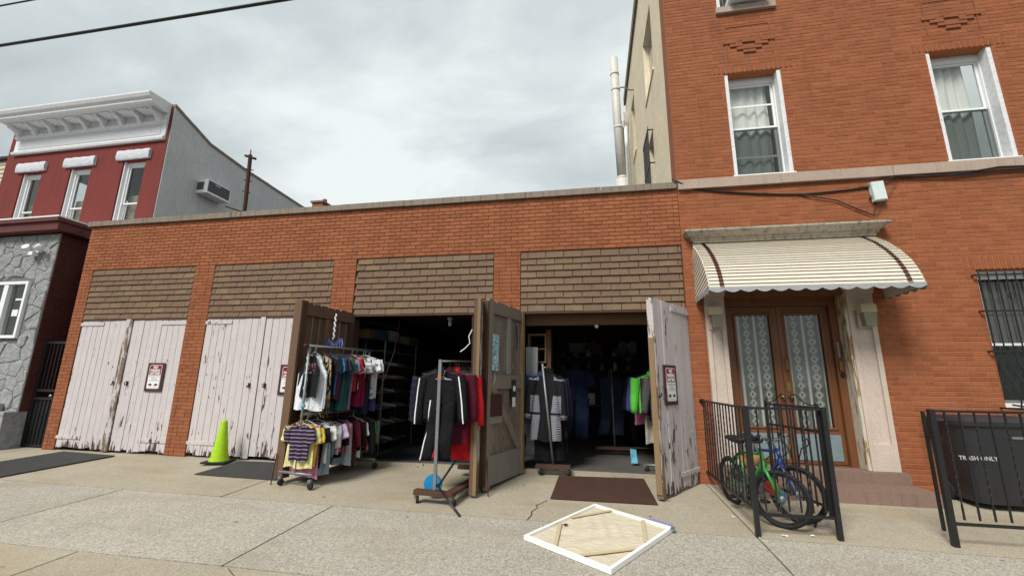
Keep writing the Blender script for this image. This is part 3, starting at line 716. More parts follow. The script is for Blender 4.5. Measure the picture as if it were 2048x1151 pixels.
b = MB(); b.tube([(5.22, -.32, 1.18), (5.36, -.30, 1.16), (5.8, -.30, 1.14)], .012, 6); b.build('lower_hoop', M_BLACK, gr)

# entrance: steps, pilasters, door, cornice
b = MB(); b.box(1.70, 4.05, -.16, .4, -.05, .275, j=.004); b.build('step', m_stain('worn red-painted stone', (.235, .155, .122), .6, .5), apt)
b = MB(); b.box(1.68, 4.10, -.60, -.162, -.08, .125, j=.006); b.build('step', MATS['worn red-painted stone'], apt)
for x0, x1 in ((1.72, 1.998), (3.662, 4.0)):
    b = MB(); yy = -.075; m_ = .06
    b.ring((x0, x1, .277, 2.698), (x0 + m_, x1 - m_, .62, 2.46), yy, 0.0); pl_ = b.build('pilaster', M_PIL, apt)
    b = MB(); b.box(x0 + m_, x1 - m_, yy + .035, -.003, .62, 2.46); b.build('recessed_panel', M_PIL, pl_); b = MB()
    b.prism([(x0 - .0, 2.70), (x1 + .0, 2.70), (x1 + .05, 2.86), (x0 - .05, 2.86)], 'y', yy - .03, 0.0); b.build('capital', M_PIL, pl_)
b = MB(); b.box(2.0, 3.66, -.03, .33, 2.70, 2.858); b.build('door_head', M_WD_DOOR, apt)
YD = .20
b = MB(); b.ring((2.002, 3.62, .18, 2.70), (2.10, 3.52, .29, 2.58), YD - .06, YD + .12); df = b.build('door_frame', M_WD_DOOR, apt)
b = MB(); b.box(3.62, 3.66, -.06, YD + .1, .276, 2.70, j=.004); b.build('peeling_jamb', m_peel('ochre flaking jamb', (.30, .20, .09), .16, (.36, .33, .27)), apt)
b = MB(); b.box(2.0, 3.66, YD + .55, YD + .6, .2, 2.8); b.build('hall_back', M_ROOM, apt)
M_KICK = plain('blue-grey kick plate', (.17, .225, .24), .55, var=.15, dirt=.3)
M_BRASS = plain('tarnished brass', (.28, .18, .07), .4, .9)
for s_, (x0, x1) in enumerate(((2.105, 2.805), (2.812, 3.515))):
    b = MB(); gx0, gx1, gz0, gz1 = x0 + .10, x1 - .10, .79, 2.45
    b.ring((x0, x1, .30, 2.575), (gx0, gx1, gz0, gz1), YD, YD + .05)
    d = b.build('door', M_WD_DOOR, apt)
    for (a, c, p, q) in ((gx0 - .03, gx0 + .008, gz0 - .03, gz1 + .03), (gx1 - .008, gx1 + .03, gz0 - .03, gz1 + .03), (gx0 + .008, gx1 - .008, gz1 - .008, gz1 + .03), (gx0 + .008, gx1 - .008, gz0 - .03, gz0 + .008)):
        b = MB(); b.bev(a, c, YD - .018, YD - .001, p, q, .01); b.build('moulding', M_WD_DOOR, d)
    b = MB(); b.box(gx0, gx1, YD + .02, YD + .026, gz0, gz1); b.build('pane', M_GLASS, d)
    b = MB(); b.grid(lambda u, v: (gx0 + (gx1 - gx0) * u, YD + .075 + .010 * math.sin(u * 19 + s_), gz0 + (gz1 - gz0) * v), 40, 2); b.build('lace_curtain', M_LACE, d, smooth=True)
    b = MB(); b.box(gx0 - .05, gx1 + .05, YD - .008, YD - .001, .345, .70); b.build('kick_plate', M_KICK, d)
    if s_ == 0: b = MB(); b.box(2.30, 2.58, YD - .02, YD - .009, .60, .655); b.build('mail_slot', M_STEEL, d)
    kx = x1 - .05 if s_ == 0 else x0 + .05
    b = MB(); b.T = Tr(kx, YD, 1.22) @ Matrix.Rotation(math.pi / 2, 4, 'X'); b.lathe([(.025, 0), (.025, .01), (.012, .02), (.012, .04), (.028, .05), (.03, .065), (.02, .075)], 12); b.build('knob', M_BRASS, d, smooth=True)
    if s_ == 1:
        b = MB(); b.tube([(kx, YD, 1.78), (kx, YD - .04, 1.76), (kx, YD - .045, 1.62), (kx, YD, 1.58)], .009, 6); b.build('pull_handle', M_BRASS, d)
        b = MB(); b.box(kx - .025, kx + .025, YD - .012, YD - .001, 1.30, 1.44); b.build('lock_plate', M_BRASS, d)
b = MB(); b.box(3.545, 3.575, YD - .085, YD - .061, 1.80, 2.02); b.build('bell_strip', M_STEEL, df); b = MB(); b.box(3.54, 3.59, YD - .095, YD - .061, 1.60, 1.74); b.build('bell_push', M_BRASS, df)
b = MB(); b.T = Tr(3.575, YD - .06, 1.54) @ Matrix.Rotation(math.pi / 2, 4, 'X'); b.lathe([(.03, 0), (.03, .02), (.02, .035)], 12); b.build('lock_cylinder', M_BLACK, df)
prof = [(0, 3.58), (-.06, 3.58), (-.06, 3.61), (-.085, 3.63), (-.085, 3.655), (-.13, 3.68), (-.17, 3.735), (-.17, 3.765), (0, 3.79)]
b = MB(); pr_ = []
for (y, z) in [(-.02, 3.575)] + prof[1:-1] + [(-.02, 3.785)]:
    d = -y * 1.25; pr_.append([b.P(1.70 - d, .0, z), b.P(1.70 - d, -d, z), b.P(4.12 + d, -d, z), b.P(4.12 + d, .0, z)])
for r0, r1 in zip(pr_[:-1], pr_[1:]):
    for i in range(3): b.F(r0[i], r0[i + 1], r1[i + 1], r1[i])
b.F(*pr_[0]); b.F(*pr_[-1]); b.build('door_cornice', M_CORN, apt)

# awning
aw = thing('awning', 'cream slatted metal awning with brown stripes and scalloped edge over the entrance', 'awning', (2.9, -.4, 2.66))
k = NT('cream awning enamel', .45, 0, .4); xx = k.xyz(k.pos())[0]
d_ = k.math('MINIMUM', k.math('SUBTRACT', xx, 1.62), k.math('SUBTRACT', 4.19, xx)); c_ = (.64, .59, .495)
n_ = k.noise(k.pos((3, 3, 3)), 3, 6, .7); base = k.mix(n_, sc3(c_, .86), sc3(c_, 1.08)); base = k.mix(k.ramp(k.noise(k.pos(), 24, 5, .7), [(.58, 0), (.75, .5)]), base, (.22, .18, .12))
k.color(k.mix(k.ramp(d_, [(.129, 0), (.131, 1), (.188, 1), (.190, 0)]), base, (.105, .045, .035))); M_AWN = k.m
ap = [(0.0, 3.575), (-.27, 3.405), (-.48, 3.225), (-.64, 3.05), (-.74, 2.89), (-.79, 2.77), (-.815, 2.68)]
def along(t):
    seg = [math.dist(ap[i], ap[i + 1]) for i in range(len(ap) - 1)]; tot = sum(seg); s_ = t * tot
    for i, l_ in enumerate(seg):
        if s_ <= l_ or i == len(seg) - 1: q = s_ / l_; return (ap[i][0] + (ap[i + 1][0] - ap[i][0]) * q, ap[i][1] + (ap[i + 1][1] - ap[i][1]) * q)
        s_ -= l_
NS = 21
for i in range(NS):
    (y0, z0), (y1, z1) = along(i / NS), along((i + 1.0) / NS); dy, dz = y1 - y0, z1 - z0; l_ = math.hypot(dy, dz); ny, nz = dz / l_, -dy / l_   # outward normal
    if ny > 0: ny, nz = -ny, -nz
    b = MB(); h = .020
    poly = [(y0 + ny * .002, z0 + nz * .002), (y1 + ny * h, z1 + nz * h), (y1 + ny * (h - .004) - dy / l_ * .0, z1 + nz * (h - .004)), (y1 - dy / l_ * .004, z1 - dz / l_ * .004), (y0 - ny * .002, z0 - nz * .002)]
    b.prism(poly, 'x', 1.62, 4.19); b.build('slat', M_AWN, aw)
for sx in (1.615, 4.195):      # side panels: slats stepping down towards the wall
    npan = 15
    def top_at(y):
        for i in range(len(ap) - 1):
            if ap[i + 1][0] <= y <= ap[i][0]: q = (y - ap[i][0]) / (ap[i + 1][0] - ap[i][0]); return ap[i][1] + (ap[i + 1][1] - ap[i][1]) * q
        return 2.68
    for i in range(npan):
        za, zb = 2.66 + i * .062, 2.66 + (i + 1) * .062
        def yfront(z):
            for j in range(len(ap) - 1):
                if ap[j + 1][1] <= z <= ap[j][1]: q = (z - ap[j][1]) / (ap[j + 1][1] - ap[j][1]); return ap[j][0] + (ap[j + 1][0] - ap[j][0]) * q
            return ap[-1][0] if z < 2.68 else 0
        sk = .20     # lean of the side slats
        pts = []
        b = MB(); s_ = -1 if sx < 2 else 1
        f0, f1 = yfront(za), yfront(zb)
        if f1 > -.04: continue
        q = [b.P(sx + s_ * .012, 0, max(2.64, za - .16)), b.P(sx + s_ * .012, f0, za), b.P(sx, f1, zb), b.P(sx, 0, max(2.66, zb - .16)), b.P(sx - s_ * .004, 0, max(2.64, za - .16)), b.P(sx - s_ * .004, f0, za), b.P(sx - s_ * .006, f1, zb), b.P(sx - s_ * .006, 0, max(2.66, zb - .16))]
        b.F(*q[:4]); b.F(*q[4:][::-1]); b.F(q[0], q[4], q[5], q[1]); b.F(q[1], q[5], q[6], q[2])
        b.build('side_slat', M_AWN, aw)
def scallop(pa, pb, n, nm):
    b = MB(); st = 10; pa, pb = Vector(pa), Vector(pb); ln = (pb - pa).length; up = []; lo = []; nrm = Vector((pb.y - pa.y, pa.x - pb.x, 0)).normalized() * .006
    for side_ in (0, 1):
        for i in range(n * st + 1):
            p = pa + (pb - pa) * (i / (n * st)) + nrm * side_; z = -.045 - .035 * abs(math.sin(i / st * math.pi)) if 1 else 0
            up.append(b.P(p)); lo.append(b.P(p + Vector((0, 0, z))))
    m = n * st + 1
    for i in range(n * st):
        b.F(up[i], up[i + 1], lo[i + 1], lo[i]); b.F(up[m + i], lo[m + i], lo[m + i + 1], up[m + i + 1]); b.F(lo[i], lo[i + 1], lo[m + i + 1], lo[m + i])
        b.F(up[i], up[m + i], up[m + i + 1], up[i + 1])
    b.build(nm, plain('grimy galvanised valance', (.36, .37, .38), .6, .2, dirt=.5, scale=12), aw)
scallop((1.61, -.825, 2.70), (4.20, -.825, 2.70), 13, 'valance'); scallop((1.60, -.82, 2.69), (1.60, -.02, 2.69), 5, 'valance'); scallop((4.21, -.82, 2.69), (4.21, -.02, 2.69), 5, 'valance')
for xx_ in (2.2, 3.6):
    b = MB(); b.tube([(xx_, -.01, 2.95), (xx_, -.78, 2.72)], .011, 6); b.build('brace', M_ALU, aw)

# two porch lamps, unlit
for i, (x0, x1) in enumerate(((1.745, 1.93), (3.76, 3.955))):
    t = thing('wall_lantern', ('unlit beige box lantern on the left pilaster of the entrance', 'unlit beige box lantern on the right pilaster of the entrance')[i], 'lantern', ((x0 + x1) / 2, -.07, 2.22), group='entrance lanterns')
    b = MB(); b.box(x0, x1, -.09, -.076, 2.20, 2.53); b.build('back_plate', M_PIL, t)
    b = MB(); b.prism([(-.09, 2.53), (-.20, 2.53), (-.215, 2.41), (-.09, 2.41)], 'x', x0, x1); b.build('hood', plain('beige lamp enamel', (.50, .45, .30), .5), t)
    b = MB(); b.prism([(x0 + .03, 2.41), (x1 - .0, 2.41), (x1 - .015, 2.22), (x0 + .045, 2.22)], 'y', -.190, -.092); b.build('diffuser', plain('ribbed lamp glass', (.24, .225, .15), .3, 0, .5), t)
# junction box and cables
t = thing('junction_box', 'small white utility box fixed to the brick under the stone band', 'utility box', (4.31, -.02, 4.1))
b = MB(); b.T = Tr(4.31, -.06, 4.265) @ Matrix.Rotation(R(-4), 4, 'Y'); b.box(-.085, .085, -.05, .03, -.15, .15, j=.002); b.build('case', plain('pale mint enamel', (.60, .68, .66), .45), t)
b = MB(); b.T = Tr(4.31, -.06, 4.265) @ Matrix.Rotation(R(-4), 4, 'Y'); b.box(-.075, .075, -.058, -.051, -.14, .14); b.build('cover', MATS['pale mint enamel'], t)
for dz in (-.08, .1): b = MB(); b.box(4.205, 4.228, -.08, -.03, 4.26 + dz, 4.29 + dz); b.build('latch', M_STEEL, t)
def cable(pts, r, label, n=14, group='cables on the brick wall'):
    out_ = []
    for a, c in zip(pts[:-1], pts[1:]):
        a, c = Vector(a), Vector(c); m = max(2, int((c - a).length / .25)); sag = .03 * (c - a).length
        for i in range(m): t_ = i / m; p = a.lerp(c, t_); p.z -= sag * 4 * t_ * (1 - t_) * .35; out_.append(p)
    out_.append(Vector(pts[-1])); b = MB(); b.tube(out_, r, 6); return solo(b, 'cable', M_BLACK, label, 'cable', pts[0], group, smooth=True)
cable([(1.38, -.09, 4.69), (1.7, -.03, 4.52), (2.4, -.03, 4.40), (3.3, -.03, 4.31), (4.2, -.03, 4.36), (4.6, -.06, 4.50), (5.2, -.05, 4.46), (5.9, -.08, 4.53), (9.4, -.06, 4.55)], .014, 'thick black cable running from the roof corner along the stone band')
cable([(4.62, -.05, 4.51), (5.4, -.07, 4.45), (6.5, -.06, 4.47), (9.4, -.06, 4.42)], .009, 'thin black cable sagging below the stone band at right')
cable([(3.3, -.04, 4.30), (3.75, -.04, 4.18), (4.22, -.04, 3.90), (4.27, -.05, 4.11)], .009, 'black cable dropping in a loop to the utility box')
cable([(4.62, -.06, 4.48), (4.4, -.04, 4.1), (4.24, -.04, 3.88)], .004, 'hair-thin wire slanting down right of the utility box')
# flue and drainpipes on the garage roof
fl = thing('flue_pipe', 'tall pale metal flue rising beside the cream side wall', 'flue', (.93, 5.0, 4.2))
def S(p, y): return p      # keeps positions in metres
b = MB(); b.tube([(1.02, 5.0, 4.2), (1.0, 5.0, 6.6), (.99, 5.0, 7.2)], .175, 16); b.build('lower_pipe', plain('dull pale zinc', (.56, .55, .52), .6, .1, var=.15, dirt=.3), fl, smooth=True)
b = MB(); b.tube([(.99, 5.0, 7.18), (.93, 5.0, 9.3), (.90, 5.0, 11.32)], .125, 16); b.build('upper_pipe', MATS['dull pale zinc'], fl, smooth=True)
for z in (7.25, 8.9, 10.2, 10.75):
    xc = .99 - (z - 7.18) / 4.14 * .09; b = MB(); b.lathe([(.135, -.04), (.14, 0), (.135, .04)], 16, (xc, 5.0, z)); b.build('seam_band', MATS['dull pale zinc'], fl, smooth=True)
b = MB(); b.tube([(.92, 5.0, 10.25), (1.15, 5.0, 10.28), (1.35, 5.0, 10.15), (1.46, 5.0, 10.15)], .02, 6); b.build('wall_tie', M_STEEL_D, fl)
t = thing('downspout', 'white downspout with hopper on the cream side wall', 'downspout', (1.36, 6.9, 4.2))
b = MB(); b.tube([(1.34, 6.9, 4.2), (1.34, 6.9, 10.1)], .065, 10); b.build('pipe', M_WHITE_OLD, t, smooth=True)
b = MB(); b.lathe([(.07, 0), (.17, .25), (.17, .6), (.15, .62)], 4, (1.28, 6.9, 10.0)); b.build('hopper', M_WHITE_OLD, t)
b = MB(); b.tube([(.86, 6.2, 4.2), (.86, 6.2, 6.4), (1.2, 6.4, 7.2), (1.2, 6.5, 9.8)], .06, 8); solo(b, 'vent_pipe', plain('green-grey vent', (.10, .13, .12), .6), 'dark green vent pipe behind the pale flue', 'pipe', (.86, 6.2, 4.2), smooth=True)
# security grille on the side window
t = thing('window_grille', 'black iron grille standing off the cream side wall window above the garage roof', 'grille', (1.35, 2.45, 5.1))
for i in range(8):
    y = 2.02 + i * .12; b = MB(); b.box(1.345, 1.363, y, y + .018, 5.1, 7.0); b.build('bar', M_BLACK, t)
for z in (5.3, 6.1, 6.9):
    b = MB(); b.box(1.34, 1.36, 1.98, 2.92, z, z + .03); b.build('cross_rail', M_BLACK, t)
    b = MB(); b.box(1.362, 1.47, 2.0, 2.02, z, z + .025); b.build('wall_pin', M_BLACK, t)
# ------------------------------------------------------------ red house with grey stone porch
red = thing('red_house', 'red two-storey rowhouse with white bracketed cornice and grey stone porch', 'house', (-14.0, 1.7, 0))
HX0, HX1, HY = -16.95, -11.27, 1.7
RW = [(-12.62, -11.86, 5.2, 7.2), (-14.44, -13.70, 5.2, 7.14), (-16.18, -15.46, 5.2, 7.12)]
w_ = wall_holes(HX0, HX1, 0, 8.75, RW, HY, 1.98); w_.build('front_wall', M_STUCCO_R, red)
ptop = [(1.7, 8.82), (2.93, 8.34), (4.5, 8.20), (7.3, 8.12), (14.0, 7.9)]
b = MB(); b.prism([(1.712, 0), (14.0, 0)] + [(y, z - .06) for y, z in ptop[::-1][:-1]] + [(1.712, 8.75)], 'x', HX1 + .001, HX1 + .02); b.build('side_wall', M_STUCCO_G, red)
pts = ptop
for (y0, z0), (y1, z1) in zip(pts[:-1], pts[1:]):
    n = max(2, int((y1 - y0) / .8))
    for i in range(n):
        a, c = i / n, (i + 1) / n; ya, yc = y0 + (y1 - y0) * a, y0 + (y1 - y0) * c - .008; za, zc_ = z0 + (z1 - z0) * a, z0 + (z1 - z0) * c; q = (rnd() - .5) * .012
        b = MB(); b.prism([(ya, za - .06 + q), (yc, zc_ - .06 + q), (yc, zc_ + .02 + q), (ya, za + .02 + q)], 'x', HX1 - .30, HX1 + .045); b.build('coping_tile', M_COPING, red)
b = MB(); b.box(HX0, HX1 - .26, 2.0, 14, 7.8, 7.9); b.build('roof', M_ROAD, red)
b = MB(); b.tube([(-11.262, 1.95, 8.5), (-11.262, 2.0, 7.6), (-11.262, 1.93, 6.8), (-11.262, 1.97, 6.2), (-11.262, 1.9, 5.2)], .012, 5); b.build('render_crack', M_GAP, red)
# cornice
Q = [(1.7, 7.74), (1.62, 7.74), (1.60, 7.80), (1.64, 7.84), (1.665, 7.86), (1.665, 8.22), (1.63, 8.24), (1.60, 8.30), (1.64, 8.33), (1.64, 8.52), (1.20, 8.55), (1.16, 8.60), (1.16, 8.66), (1.10, 8.70), (1.06, 8.78), (1.06, 8.82), (1.7, 8.84)]
b = MB(); b.prism(Q, 'x', -16.72, -11.36); b.build('cornice', M_WHITE_OLD, red)
for i in range(9):
    x = -16.55 + i * .622; b = MB()
    b.prism([(1.642, 8.28), (1.60, 8.26), (1.54, 8.30), (1.50, 8.38), (1.42, 8.42), (1.34, 8.44), (1.31, 8.535), (1.642, 8.518)], 'x', x - .055, x + .055); b.build('bracket', M_WHITE_OLD, red)
for i in range(8):
    x = -16.24 + i * .622; b = MB(); b.box(x - .17, x + .17, 1.30, 1.52, 8.510, 8.545); b.build('soffit_panel', M_WHITE_OLD, red)
M_RELIEF = NT('white pressed-tin relief', .6); q_ = M_RELIEF.noise(M_RELIEF.pos((1, 1, 2.2)), 13, 4, .6, 1.5); M_RELIEF.color((.62, .63, .66)); M_RELIEF.bump(q_, .9, .03)
b = MB(); b.box(-16.55, -11.52, 1.655, 1.664, 7.90, 8.19); b.build('frieze', M_RELIEF.m, red)
for (x0, x1, z0, z1) in RW:
    f = sash(red, x0, x1, z0, z1, HY + .10, False, .40, screen=False, t=.10)
    b = MB(); b.box(x0 + .0015, x0 + .04, HY + .035, HY + .099, z0 + .01, z1 - .003); b.build('jamb_lining', M_WHITE, f)
    b = MB(); b.grid(lambda u, v: (x0 + .04 + (x1 - x0 - .08) * u, HY + .29 + .02 * math.sin(u * 30), z0 + (z1 - z0) * (.0 + .55 * v)), 30, 2); b.build('curtain', M_CURT_B, f)
    b = MB(); n = 14
    b.grid(lambda u, v: (x0 - .20 + (x1 - x0 + .34) * u, HY - .06 - .020 * math.sin(v * math.pi) ** .5 - .010 * (rnd() - .5), z1 + .03 + .27 * v + .008 * math.sin(u * 23)), n, 5)
    lt = b.build('lintel', M_RELIEF.m, red); b = MB(); b.box(x0 - .199, x1 + .139, HY - .056, HY - .001, z1 + .031, z1 + .298); b.build('lintel_core', M_RELIEF.m, lt)
# porch: stone-faced front, brick flank
PX1, PYF = -11.27, -.08; PW = (-13.4, -11.76, 2.15, 3.36)
w_ = wall_holes(-16.9, PX1 - .002, -.1, 4.42, [PW], PYF, .15); w_.build('porch_front', plain('stone joint mortar', (.15, .153, .157), .95), red)
b = MB(); b.box(PX1 - .0019, PX1, PYF + .001, 1.69, -.1, 4.42); b.build('porch_flank', MM_DK, red)
lay(red, [(PYF + .01, 1.69, -.1, 4.42)], [], MB_DK, .0677, .21, .009, .006, PX1, own=150, axis='x')
def clip(poly, nx, ny, d):
    o = []
    for i in range(len(poly)):
        a, c = poly[i], poly[(i + 1) % len(poly)]; da = a[0] * nx + a[1] * ny - d; dc = c[0] * nx + c[1] * ny - d
        if da <= 0: o.append(a)
        if da * dc < 0: t_ = da / (da - dc); o.append((a[0] + (c[0] - a[0]) * t_, a[1] + (c[1] - a[1]) * t_))
    return o
rs = random.Random(3); seeds = []
nx_, nz_ = 11, 17
for i in range(nx_):
    for j in range(nz_): seeds.append((-14.3 + (i + .5 + (rs.random() - .5) * 1.25 + (j % 2) * .4) * 3.03 / nx_, -.05 + (j + .5 + (rs.random() - .5) * 1.25) * 4.45 / nz_))
for i, (sx, sz) in enumerate(seeds):
    poly = [(-14.3, -.08), (PX1 - .012, -.08), (PX1 - .012, 4.41), (-14.3, 4.41)]
    for j, (ox, oz) in enumerate(seeds):
        if i != j and abs(ox - sx) < 1.2 and abs(oz - sz) < 1.2:
            dx, dz = ox - sx, oz - sz; l_ = math.hypot(dx, dz); poly = clip(poly, dx / l_, dz / l_, (sx * dx + sz * dz) / l_ + l_ / 2 - .0035)
            if len(poly) < 3: break
    if len(poly) < 3: continue
    # stones stop at the window opening
    cx = sum(p[0] for p in poly) / len(poly); cz = sum(p[1] for p in poly) / len(poly)
    if PW[0] - .04 < cx < PW[1] + .04 and PW[2] - .04 < cz < PW[3] + .04: continue
    if cx < PW[1] and PW[2] < cz < PW[3]: poly = clip(poly, 1, 0, PW[0] - .05) if cx < PW[0] else poly
    if cx > PW[1] - .02 and PW[2] - .05 < cz < PW[3] + .05: poly = clip(poly, -1, 0, -(PW[1] + .045))
    elif cz > PW[3] and cx < PW[1] + .1: poly = clip(poly, 0, -1, -(PW[3] + .045))
    elif cz < PW[2] and cx < PW[1] + .1: poly = clip(poly, 0, 1, PW[2] - .045)
    if len(poly) < 3: continue
    b = MB(); q = .010 + rs.random() * .028; b.val = rs.random(); cx = sum(p[0] for p in poly) / len(poly); cz = sum(p[1] for p in poly) / len(poly)
    o_ = [b.P(x, PYF + .004, z) for x, z in poly]; m_ = [b.P(x + (cx - x) * .03, PYF - q * .6, z + (cz - z) * .03) for x, z in poly]; i_ = [b.P(x + (cx - x) * .14, PYF - q * (1 + (rs.random() - .5) * .5), z + (cz - z) * .14) for x, z in poly]
    ce = b.P(cx, PYF - q * (.6 + .9 * rs.random()), cz)
    for k in range(len(poly)): n = (k + 1) % len(poly); b.F(o_[k], o_[n], m_[n], m_[k]); b.F(m_[k], m_[n], i_[n], i_[k]); b.F(i_[k], i_[n], ce)
    b.build('facing_stone', M_STONE, red)
b = MB(); b.box(-16.9, PX1 + .16, PYF - .20, 1.69, 4.44, 4.62); b.build('porch_eave', M_WD_RED, red)
b = MB(); b.box(-16.9, PX1 + .20, PYF - .25, 1.69, 4.622, 4.70); b.build('eave_board', M_WD_RED, red)
b = MB(); b.box(-16.9, PX1 + .21, PYF - .26, 1.695, 4.702, 4.735); b.build('roof_edge', M_WHITE_OLD, red)
x0, x1, z0, z1 = PW
t_ = .06; b = MB(); b.ring((x0, x1, z0, z1), (x0 + t_, x1 - t_, z0 + t_, z1 - t_), PYF - .06, PYF + .08)
pw = b.build('window', M_VINYL, red)
b = MB(); b.box(-12.42, -12.30, PYF - .05, PYF + .079, z0 + t_, z1 - t_); b.build('mullion', M_VINYL, pw)
for a, c in ((x0 + t_, -12.42), (-12.30, x1 - t_)):
    b = MB(); b.box(a, c, PYF + .02, PYF + .03, z0 + t_, z1 - t_); b.build('pane', M_GLASS, pw)
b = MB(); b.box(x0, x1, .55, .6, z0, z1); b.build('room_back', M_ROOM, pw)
b = MB(); b.box(-12.13, -11.97, PYF + .012, PYF + .018, 2.62, 2.76); b.build('notice', M_WHITE, pw)
b = MB(); b.box(-12.12, -11.90, PYF + .012, PYF + .018, 2.96, 3.0); b.build('notice', M_WHITE, pw)
b = MB(); b.box(-11.70, -11.25, -.30, .06, -.1, .69, j=.01); b.build('stone_pier', M_STONE, red)
t = thing('flood_light', 'white twin flood light with sensor on the grey stone porch', 'flood light', (-11.68, -.12, 4.0))
b = MB(); b.box(-11.73, -11.63, PYF - .10, PYF - .04, 3.98, 4.06); b.build('mount', M_WHITE, t)
for dx, a in ((-.17, .3), (.16, -.3)):
    b = MB(); b.T = Tr(-11.68 + dx, PYF - .16, 4.05) @ Rz(a) @ Matrix.Rotation(R(60), 4, 'X'); b.lathe([(.03, -.06), (.055, -.03), (.07, .07), (.06, .075)], 12); b.build('lamp_head', M_WHITE, t, smooth=True)
b = MB(); b.T = Tr(-11.72, PYF - .13, 3.95); b.box(-.06, .06, -.05, .05, -.05, .03); b.build('sensor', M_WHITE, t)
b = MB(); b.box(-11.80, -11.58, PYF - .16, PYF - .08, 4.07, 4.10); b.build('shield', M_GREYP, t)
# alley gate
t = thing('iron_gate', 'black iron alley gate between the stone porch and the brick garage', 'gate', (-10.95, .1, 0))
X0, X1 = -11.25, -10.62
for x in (X0, X1 - .05): b = MB(); b.box(x, x + .05, .08, .13, -.02, 2.1); b.build('stile', M_BLACK, t)
for z in (.02, .92, 1.08, 2.05): b = MB(); b.box(X0 + .05, X1 - .05, .085, .125, z, z + .045); b.build('rail', M_BLACK, t)
for i in range(5):
    x = X0 + .13 + i * .095; b = MB(); b.box(x, x + .016, .097, .113, 1.125, 2.05); b.build('bar', M_BLACK, t)
    b = MB(); b.box(x, x + .016, .097, .113, .065, .92); b.build('bar', M_BLACK, t)
b = MB(); b.box(X0 + .05, X1 - .05, .1135, .118, .05, .92); b.build('kick_sheet', M_BLACK, t)
b = MB(); b.T = Tr(X1 - .10, .09, 1.0) @ Matrix.Rotation(math.pi / 2, 4, 'X'); b.lathe([(.02, 0), (.012, .03), (.03, .05), (.025, .075)], 10); b.build('knob', M_STEEL, t, smooth=True)
# stoop railing at the left edge
t = thing('stoop_railing', 'dark red iron railing post in front of the grey stone porch', 'railing', (-11.7, -.4, 0))
b = MB(); b.tube([(-11.62, -.45, -.02), (-11.52, -.42, .74)], .035, 8); b.build('post', M_WD_RED, t)
b = MB(); b.tube([(-11.52, -.42, .74), (-12.6, -.42, .80)], .02, 8); b.build('handrail', M_BLACK, t)
for i in range(4): b = MB(); b.tube([(-11.72 - i * .16, -.42, .0), (-11.70 - i * .16, -.42, .75)], .010, 6); b.build('baluster', M_WD_RED, t)
b = MB(); b.box(-12.2, -11.62, -.30, -.12, .70, .84); solo(b, 'meter_box', M_GREYP, 'grey metal meter box at the foot of the stone porch', 'utility box', (-11.9, -.2, .7))
# clapboard neighbour just showing at the left edge
nb = thing('clapboard_house', 'cream clapboard house showing at the left edge behind the red house', 'house', (-20.2, 2.3, 0))
M_CLAP = plain('cream clapboard', (.52, .44, .34), .7)
b = MB(); b.box(-23, -17.0, 2.32, 3, 0, 8.05); b.build('wall', M_CLAP, nb)
for i in range(24): b = MB(); b.prism([(2.319, 4.5 + i * .148), (2.285, 4.5 + i * .148), (2.312, 4.655 + i * .148), (2.319, 4.655 + i * .148)], 'x', -23, -17.0); b.build('clapboard', M_CLAP, nb)
b = MB(); b.box(-23, -16.97, 2.2, 3, 8.055, 8.14); b.build('roof_edge', M_ROAD, nb)
# window air conditioner
def aircon(T, label, W_=.62, H_=.40, D_=.42):
    t = thing('air_conditioner', label, 'air conditioner', T.to_translation())
    b = MB(); b.T = T; b.box(-W_ / 2, W_ / 2, 0, D_, -H_ / 2, H_ / 2); b.build('case', M_VINYL, t)
    b = MB(); b.T = T; b.box(-W_ / 2 + .03, W_ / 2 - .03, -.012, -.001, -H_ / 2 + .05, H_ / 2 - .03); b.build('back_grille', plain('condenser fins', (.11, .115, .12), .6, .4), t)
    for i in range(9): b = MB(); b.T = T; z = -H_ / 2 + .075 + i * (H_ - .12) / 8.6; b.box(-W_ / 2 + .035, W_ / 2 - .035, -.02, -.013, z, z + .010); b.build('louvre', MATS['condenser fins'], t)
    b = MB(); b.T = T; b.box(-W_ / 2 - .004, W_ / 2 + .004, -.018, -.0, -H_ / 2 - .004, -H_ / 2 + .045); b.build('drip_rail', M_VINYL, t)
    b = MB(); b.T = T; b.box(W_ / 2 + .0005, W_ / 2 + .006, .12, .36, -H_ / 2 + .1, H_ / 2 - .08); b.build('side_louvre', MATS['condenser fins'], t)
    b = MB(); b.T = T; b.box(-W_ / 2 - .006, -W_ / 2 - .0005, .12, .36, -H_ / 2 + .1, H_ / 2 - .08); b.build('side_louvre', MATS['condenser fins'], t)
    b = MB(); b.T = T; b.box(-.16, .02, -.026, -.021, H_ / 2 - .10, H_ / 2 - .08); b.build('badge', M_WHITE, t)
    return t
aircon(Tr(-10.90, 3.15, 6.86) @ Rz(math.pi / 2), 'white air conditioner sticking out of the grey rendered side wall', .80, .42, .42)
aircon(Tr(2.83, -.22, 8.19) @ Rz(0), 'white air conditioner in the third-floor window at the top edge', .60, .38, .40)
